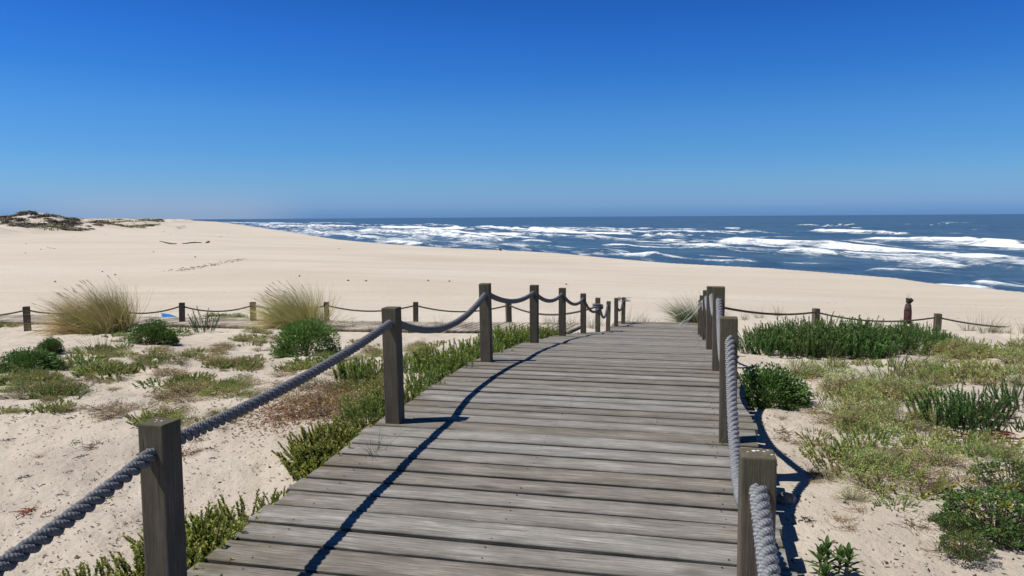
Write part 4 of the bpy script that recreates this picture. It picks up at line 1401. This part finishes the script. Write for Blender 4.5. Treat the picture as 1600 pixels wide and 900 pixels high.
for i in range(2600):
    Y = 26 * math.exp(random.random() ** 1.5 * 1.3); X = random.uniform(-.75, .75) * Y
    if shore_as(X, Y)[1] > -4 or fbm(np.array(X / 6), np.array(Y / 4), 88, 3) < 0: continue
    a_ = random.uniform(0, 6.28); d = vec(a_, .4); sd = np.array([-math.sin(a_), math.cos(a_), 0])
    a._q.append((X, Y, d, sd, random.uniform(.012, .03) * (Y / 26) ** .5, random.choice(((.1, .075, .055), (.2, .16, .12), (.06, .045, .035)))))
qz = H(np.array([q[0] for q in a._q]), np.array([q[1] for q in a._q]))
for (X, Y, d, sd, s, c), z in zip(a._q, qz):
    a.leaf((X, Y, z + .004), d, sd, s * 2, s, c, .3)
tag(a.build('sand_litter', M_LEAF), 'scattered crumbs of shell, leaf and wood over the near sand', 'litter', kind='stuff')

# --- stone beside the nearest right post
import bmesh
bm = bmesh.new(); bmesh.ops.create_icosphere(bm, subdivisions=3, radius=1)
for v in bm.verts:
    k = 1 + .5 * float(fbm(np.array(v.co.x * 1.3 + v.co.z), np.array(v.co.y * 1.3 - v.co.z * .7), 301, 4))
    v.co = (v.co.x * .075 * k, v.co.y * .055 * k, v.co.z * .05 * k)
me = bpy.data.meshes.new('stone'); bm.to_mesh(me); bm.free(); me.materials.append(M_ROCK)
o = put(bpy.data.objects.new('stone', me)); o.location = ground_at(1229, 785) + [0, 0, .02]; o.rotation_euler = (.2, .1, .5)
tag(o, 'small rough grey stone in the shade beside the nearest right post', 'stone')

# ------------------------------------------------------------------ beach things
# blue board behind the crossing walk
mb = MB()
outline = [(-.36, .30), (-.18, .27), (.0, .22), (.16, .14), (.30, .05), (.38, -.03), (.2, -.06), (-.05, -.07), (-.25, -.06)]
n = len(outline)
vs = [(x, -.018, z) for x, z in outline] + [(x, .018, z) for x, z in outline]
mb.add(vs, [tuple(range(n))[::-1], tuple(range(n, 2 * n))] + [(i, (i + 1) % n, n + (i + 1) % n, n + i) for i in range(n)])
r = empty('blue_board', at_y(265, 503.5, 28.0)); tag(r, 'bright blue board with a pointed end lying behind the crossing walk', 'board')
r.location.z = float(H(r.location.x, r.location.y)) + .06
mb.build('panel', mat_plain('blue_paint', (.012, .25, .66), (.014, .27, .72), 6, .4, .02), r)
mb = MB(); mb.tube([(-.365, -.022, .305), (-.26, -.022, -.06)], .016, 5); mb.build('pale_edge', mat_plain('pale_trim', (.4, .6, .8), (.45, .65, .82), 8), r)
r.rotation_euler = (-.5, 0, .1); r.scale = (.86, .86, .62)

# red banded marker post with a dark knot on its head
p = at_y(1418, 500, 26.0); r = empty('marker_post', p); tag(r, 'maroon banded round post with a dark ragged knot on top beyond the right fence', 'post')
gz = float(H(p[0], p[1])); dz = gz - p[2]
mb = MB(); mb.tube([(0, 0, dz - .2), (0, 0, .33)], .125, 14, cap=True); mb.build('maroon_band', mat_plain('maroon_paint', (.030, .010, .011), (.062, .018, .018), 9), r, True)
mb = MB(); mb.tube([(0, 0, .325), (0, 0, .42), (.005, 0, .52), (.01, 0, .58)], [.118, .113, .095, .06], 14); mb.build('shaft', mat_plain('dark_shaft', (.05, .035, .033), (.10, .075, .07), 16), r, True)
mb = MB()
for i in range(16):
    a = np.array([random.gauss(.0, .02), random.gauss(0, .02), .55]); e = np.array([random.uniform(-.05, .13), random.gauss(0, .05), random.uniform(.64, .74)])
    mb.tube([a, (a + e) / 2 + RNG.normal(0, .02, 3), e, e + [random.uniform(-.03, .06), 0, -.04]], [.02, .035, .035, .012], 6)
mb.build('ragged_knot', M_WEED, r, True)
mb = MB()
for i in range(6):
    d = np.array([random.uniform(-.9, .7), random.gauss(0, .3), random.uniform(.1, 1)]); d /= np.linalg.norm(d); q = np.array([.02, 0, .7]); mb.tube([q, q + d * .1, q + d * .22 + [random.gauss(0, .03), 0, 0]], .002, 3)
mb.build('loose_strand', M_WEED, r)


def drift(name, label, pix, rad, cat='driftwood', group=None, lift=.0):
    pts = [ground_at(px, py) for px, py in pix]
    org = pts[0].copy(); mb = MB()
    P = [p - org + [0, 0, rad[i] * .8 + lift] for i, p in enumerate(pts)]
    Q = []; R_ = []
    for i in range(len(P) - 1):
        for j in range(4):
            Q.append(P[i] + (P[i + 1] - P[i]) * j / 4 + RNG.normal(0, rad[i] * .25, 3)); R_.append(rad[i] + (rad[i + 1] - rad[i]) * j / 4)
    Q.append(P[-1]); R_.append(rad[-1])
    mb.tube(Q, R_, 7); o = mb.build(name, M_DRIFT, None, True); o.location = org
    tag(o, label, cat, group); return o


drift('driftwood', 'left half of the long thin driftwood branch on the open beach', [(249, 377), (258, 379.5), (266, 381.5), (276, 381.5)], [.05, .1, .11, .07])
drift('driftwood', 'right half of the long thin driftwood branch, ending in a dark root', [(285, 381.2), (296, 380), (306, 379.5), (315, 380)], [.06, .09, .1, .07])
drift('driftwood', 'dark root stub at the right end of the driftwood branch', [(322, 379.8), (325.5, 379), (327.3, 377.5)], [.1, .16, .07])
drift('driftwood', 'dark arched stump standing out at the edge of the sea', [(779.5, 390.9), (781.5, 391.6), (783, 391.8)], [.08, .2, .15], lift=.15)
GD = 'dark scraps of wreckage on the far beach'
for px, py, w in ((256, 362, 5), (275, 360.5, 2), (345, 370, 5), (163, 367, 2), (115, 370.5, 2), (41, 381, 2.5), (40, 396, 2), (85, 389, 2.5), (64, 390, 2), (266, 366, 2), (356, 364.5, 2), (240, 394, 3), (305, 402, 3), (160, 425, 2), (86, 441, 2), (180, 430, 2), (530, 389, 2), (702, 440, 2), (80, 388, 2), (75, 387, 2), (544, 439, 3), (572, 439.5, 2.5), (669, 439, 2), (468, 432, 2), (885, 445, 2)):
    drift('wreckage_scrap', 'small dark scrap of wreckage lying on the wide pale beach', [(px - w / 2, py), (px, py - .3), (px + w / 2, py)], [.02, .045, .02], 'wreckage', GD)

# trail of footprints
mb = MB()
pts = [(275, 424), (300, 419), (318, 416.5), (335, 413.5), (350, 411), (362, 408.5), (374, 405)]
fp = [ground_at(*p) for p in pts]
seg = np.cumsum([0] + [np.linalg.norm(fp[i + 1] - fp[i]) for i in range(len(fp) - 1)])
for i in range(95):
    s = random.uniform(0, seg[-1]); q = np.array([np.interp(s, seg, [f[k] for f in fp]) for k in range(3)])
    q[0] += random.gauss(0, .4); q[1] += random.gauss(0, .6); z = float(H(q[0], q[1]))
    an = random.uniform(0, 6.28); L = .12; W = .065
    ring = []; 
    for k in range(8):
        ca, sa_ = math.cos(k * PI / 4) * L, math.sin(k * PI / 4) * W
        ring.append((q[0] + ca * math.cos(an) - sa_ * math.sin(an), q[1] + ca * math.sin(an) + sa_ * math.cos(an), z + .05))
    inn = [(q[0] + (x - q[0]) * .55, q[1] + (y - q[1]) * .55, z + .012) for x, y, _ in ring]
    out_ = [(q[0] + (x - q[0]) * 1.5, q[1] + (y - q[1]) * 1.5, z - .01) for x, y, _ in ring]
    mb.add(ring + inn + out_, [(k, (k + 1) % 8, 8 + (k + 1) % 8, 8 + k) for k in range(8)] + [(16 + k, 16 + (k + 1) % 8, (k + 1) % 8, k) for k in range(8)] + [tuple(range(8, 16))])
tag(mb.build('footprints', mat_plain('trodden_sand', (.47, .40, .32), (.53, .45, .36), 3)), kind='stuff')

# ------------------------------------------------------------------ dune vegetation
def proto_scrub(R, hgt, n, c):
    a = MB()
    for i in range(n):
        an = random.uniform(0, 6.28); r = R * math.sqrt(random.random()); z = hgt * math.sqrt(max(0, 1 - (r / R) ** 2)) * random.uniform(.4, 1.1)
        aa_ = random.uniform(0, 6.28); d = vec(aa_, random.uniform(-.3, .6)); sd_ = np.array([-math.sin(aa_), math.cos(aa_), random.gauss(0, .3)])
        a.leaf((r * math.cos(an), r * math.sin(an), z - .3), d, sd_ / np.linalg.norm(sd_), random.uniform(.3, .8), .35, shade(c, .6, 1.35) * (.6 + .5 * z / hgt), .2)
    return a


K_SC = []
for c, nm, lb in (((.24, .215, .18), 'dune_scrub', 'dark grey green scrub mound on the distant dunes'), ((.36, .345, .20), 'dune_grass_mound', 'olive grass mound on the distant dunes')):
    o = proto_scrub(2.0, .8, 330, c).build(nm, M_DUNE); tag(o, lb, 'scrub', 'scrub mounds on the distant dunes'); K_SC.append(Kind(o))


def dune_point(px, Y):
    X = at_y(px, 350, Y)[0]; return np.array([X, Y, float(H(X, Y))])


for px, Y, sc in ((150, 318, 1.0), (160, 330, 1.1), (170, 345, 1.1), (158, 340, 1.2), (180, 360, 1.2), (190, 390, 1.3), (199, 410, 1.4), (206, 440, 1.5), (214, 470, 1.7), (221, 500, 1.8), (228, 540, 1.9), (234, 600, 2.2), (240, 660, 2.4), (246, 760, 2.8), (186, 400, 1.5), (196, 440, 1.6), (207, 490, 1.8), (218, 560, 2.0), (228, 640, 2.4), (176, 380, 1.3), (165, 360, 1.2)):
    K_SC[1].put(dune_point(px, Y), random.uniform(0, 6.28), (sc * 1.6, sc * 1.3, sc * random.uniform(.8, 1.3)))
n_ = 0
for _ in range(1500):
    Y = random.choice((random.uniform(222, 330), 235 * math.exp(random.random() * 1.2))); px = random.uniform(-20, 235)
    p = dune_point(px, Y)
    a_, s_ = shore_as(p[0], p[1])
    if p[2] < -1.75 or fbm(np.array(p[0] / 11), np.array(p[1] / 15), 77, 3) < -.035 or n_ >= 285: continue
    kd = K_SC[0] if fbm(np.array(p[0] / 25), np.array(p[1] / 25), 78, 2) + random.gauss(0, .1) > .02 else K_SC[1]
    sc = random.uniform(.6, 1.5) * (1 if Y < 330 else 1.5); n_ += 1
    kd.put(p, random.uniform(0, 6.28), (sc * 1.2, sc * random.uniform(.7, 1.1), sc * random.uniform(.5, .9)))
# loose grass over the dunes, beyond counting
a = MB(); q = []
while len(q) < 4200:
    Y = 225 * math.exp(random.random() * 1.5); px = random.uniform(-60, 250); X = at_y(px, 350, Y)[0]; q.append((X, Y))
q = np.array(q); z = H(q[:, 0], q[:, 1]); aa, s_s = shore_as(q[:, 0], q[:, 1]); dens = fbm(q[:, 0] / 16, q[:, 1] / 16, 333, 3)
for (X, Y), zz, dn in zip(q, z, dens):
    if zz < -1.7 or dn < -.09 + random.gauss(0, .05): continue
    for j in range(5):
        d = vec(random.uniform(0, 6.28), random.uniform(.5, 1.5)); a.leaf((X + random.gauss(0, .6), Y + random.gauss(0, .6), zz - .1), d, rnd_side(d), random.uniform(.5, 1.0), .25, shade((.36, .34, .19), .6, 1.2), .2)
tag(a.build('dune_grass', M_DUNE), 'thin marram grass spread over the distant dunes', 'grass', kind='stuff')

# ------------------------------------------------------------------ light and sky
SUN_EL = math.radians(60); sun_dir = Vector((-math.cos(SUN_EL), -.085, math.sin(SUN_EL))).normalized()
sd = bpy.data.lights.new('sun', 'SUN'); sd.energy = 5.0; sd.angle = math.radians(.53); sd.color = (1, .945, .85)
so = put(bpy.data.objects.new('sun', sd)); so.rotation_euler = sun_dir.to_track_quat('Z', 'Y').to_euler(); so.location = (-20, 0, 40)
W = bpy.data.worlds.new('World'); scene.world = W; W.use_nodes = True
nt = W.node_tree; nt.nodes.clear()
out = nt.nodes.new('ShaderNodeOutputWorld'); bg = nt.nodes.new('ShaderNodeBackground'); sky = nt.nodes.new('ShaderNodeTexSky')
sky.sky_type = 'NISHITA'; sky.sun_disc = False; sky.sun_elevation = SUN_EL; sky.sun_rotation = math.radians(-90)
sky.air_density = 1.0; sky.dust_density = .6; sky.ozone_density = 2.5; sky.altitude = 0
bg.inputs['Strength'].default_value = .15
# real skies by the sea are clearer and deeper blue than the model's: grade it by elevation
tcw = nt.nodes.new('ShaderNodeTexCoord'); spz = nt.nodes.new('ShaderNodeSeparateXYZ'); rmp = nt.nodes.new('ShaderNodeValToRGB'); mxw = nt.nodes.new('ShaderNodeMix')
mxw.data_type = 'RGBA'; mxw.blend_type = 'MULTIPLY'; mxw.inputs[0].default_value = 1
nt.links.new(tcw.outputs['Generated'], spz.inputs[0]); nt.links.new(spz.outputs[2], rmp.inputs[0])
GRADE = [(0.0043, (0.2213, 0.4558, 1.0831)), (0.0159, (0.2719, 0.4821, 1.0263)), (0.0405, (0.2488, 0.4731, 0.8652)), (0.081, (0.1858, 0.4275, 0.7911)), (0.129, (0.1502, 0.4022, 0.7655)), (0.1755, (0.0972, 0.3451, 0.7556)), (0.2205, (0.0771, 0.3054, 0.7466)), (0.26, (0.0598, 0.2685, 0.6712)), (0.42, (0.0389, 0.1511, 0.3375)), (1.0, (0.0417, 0.1313, 0.2625))]
el = rmp.color_ramp.elements
while len(el) < len(GRADE): el.new(.5)
for e_, (p_, c_) in zip(el, GRADE): e_.position = p_; e_.color = (*c_, 1)
nt.links.new(sky.outputs[0], mxw.inputs[6]); nt.links.new(rmp.outputs[0], mxw.inputs[7])
# pale spray hanging over the far end of the beach
hd = nt.nodes.new('ShaderNodeVectorMath'); hd.operation = 'DOT_PRODUCT'; hd.inputs[1].default_value = (-math.sin(math.radians(24)), math.cos(math.radians(24)), 0)
nt.links.new(tcw.outputs['Generated'], hd.inputs[0])
h1 = nt.nodes.new('ShaderNodeMapRange'); h1.interpolation_type = 'SMOOTHSTEP'; h1.inputs[1].default_value = .984; h1.inputs[2].default_value = 1.0
h2 = nt.nodes.new('ShaderNodeMapRange'); h2.interpolation_type = 'SMOOTHSTEP'; h2.inputs[1].default_value = .052; h2.inputs[2].default_value = -.012
nt.links.new(hd.outputs['Value'], h1.inputs[0]); nt.links.new(spz.outputs[2], h2.inputs[0])
hm = nt.nodes.new('ShaderNodeMath'); hm.operation = 'MULTIPLY'; nt.links.new(h1.outputs[0], hm.inputs[0]); nt.links.new(h2.outputs[0], hm.inputs[1])
hk = nt.nodes.new('ShaderNodeMath'); hk.operation = 'MULTIPLY'; hk.inputs[1].default_value = .42; nt.links.new(hm.outputs[0], hk.inputs[0])
mh = nt.nodes.new('ShaderNodeMix'); mh.data_type = 'RGBA'; mh.inputs[7].default_value = (3.2, 3.55, 3.95, 1)
nt.links.new(hk.outputs[0], mh.inputs[0]); nt.links.new(mxw.outputs[2], mh.inputs[6])
nt.links.new(mh.outputs[2], bg.inputs['Color']); nt.links.new(bg.outputs[0], out.inputs['Surface'])
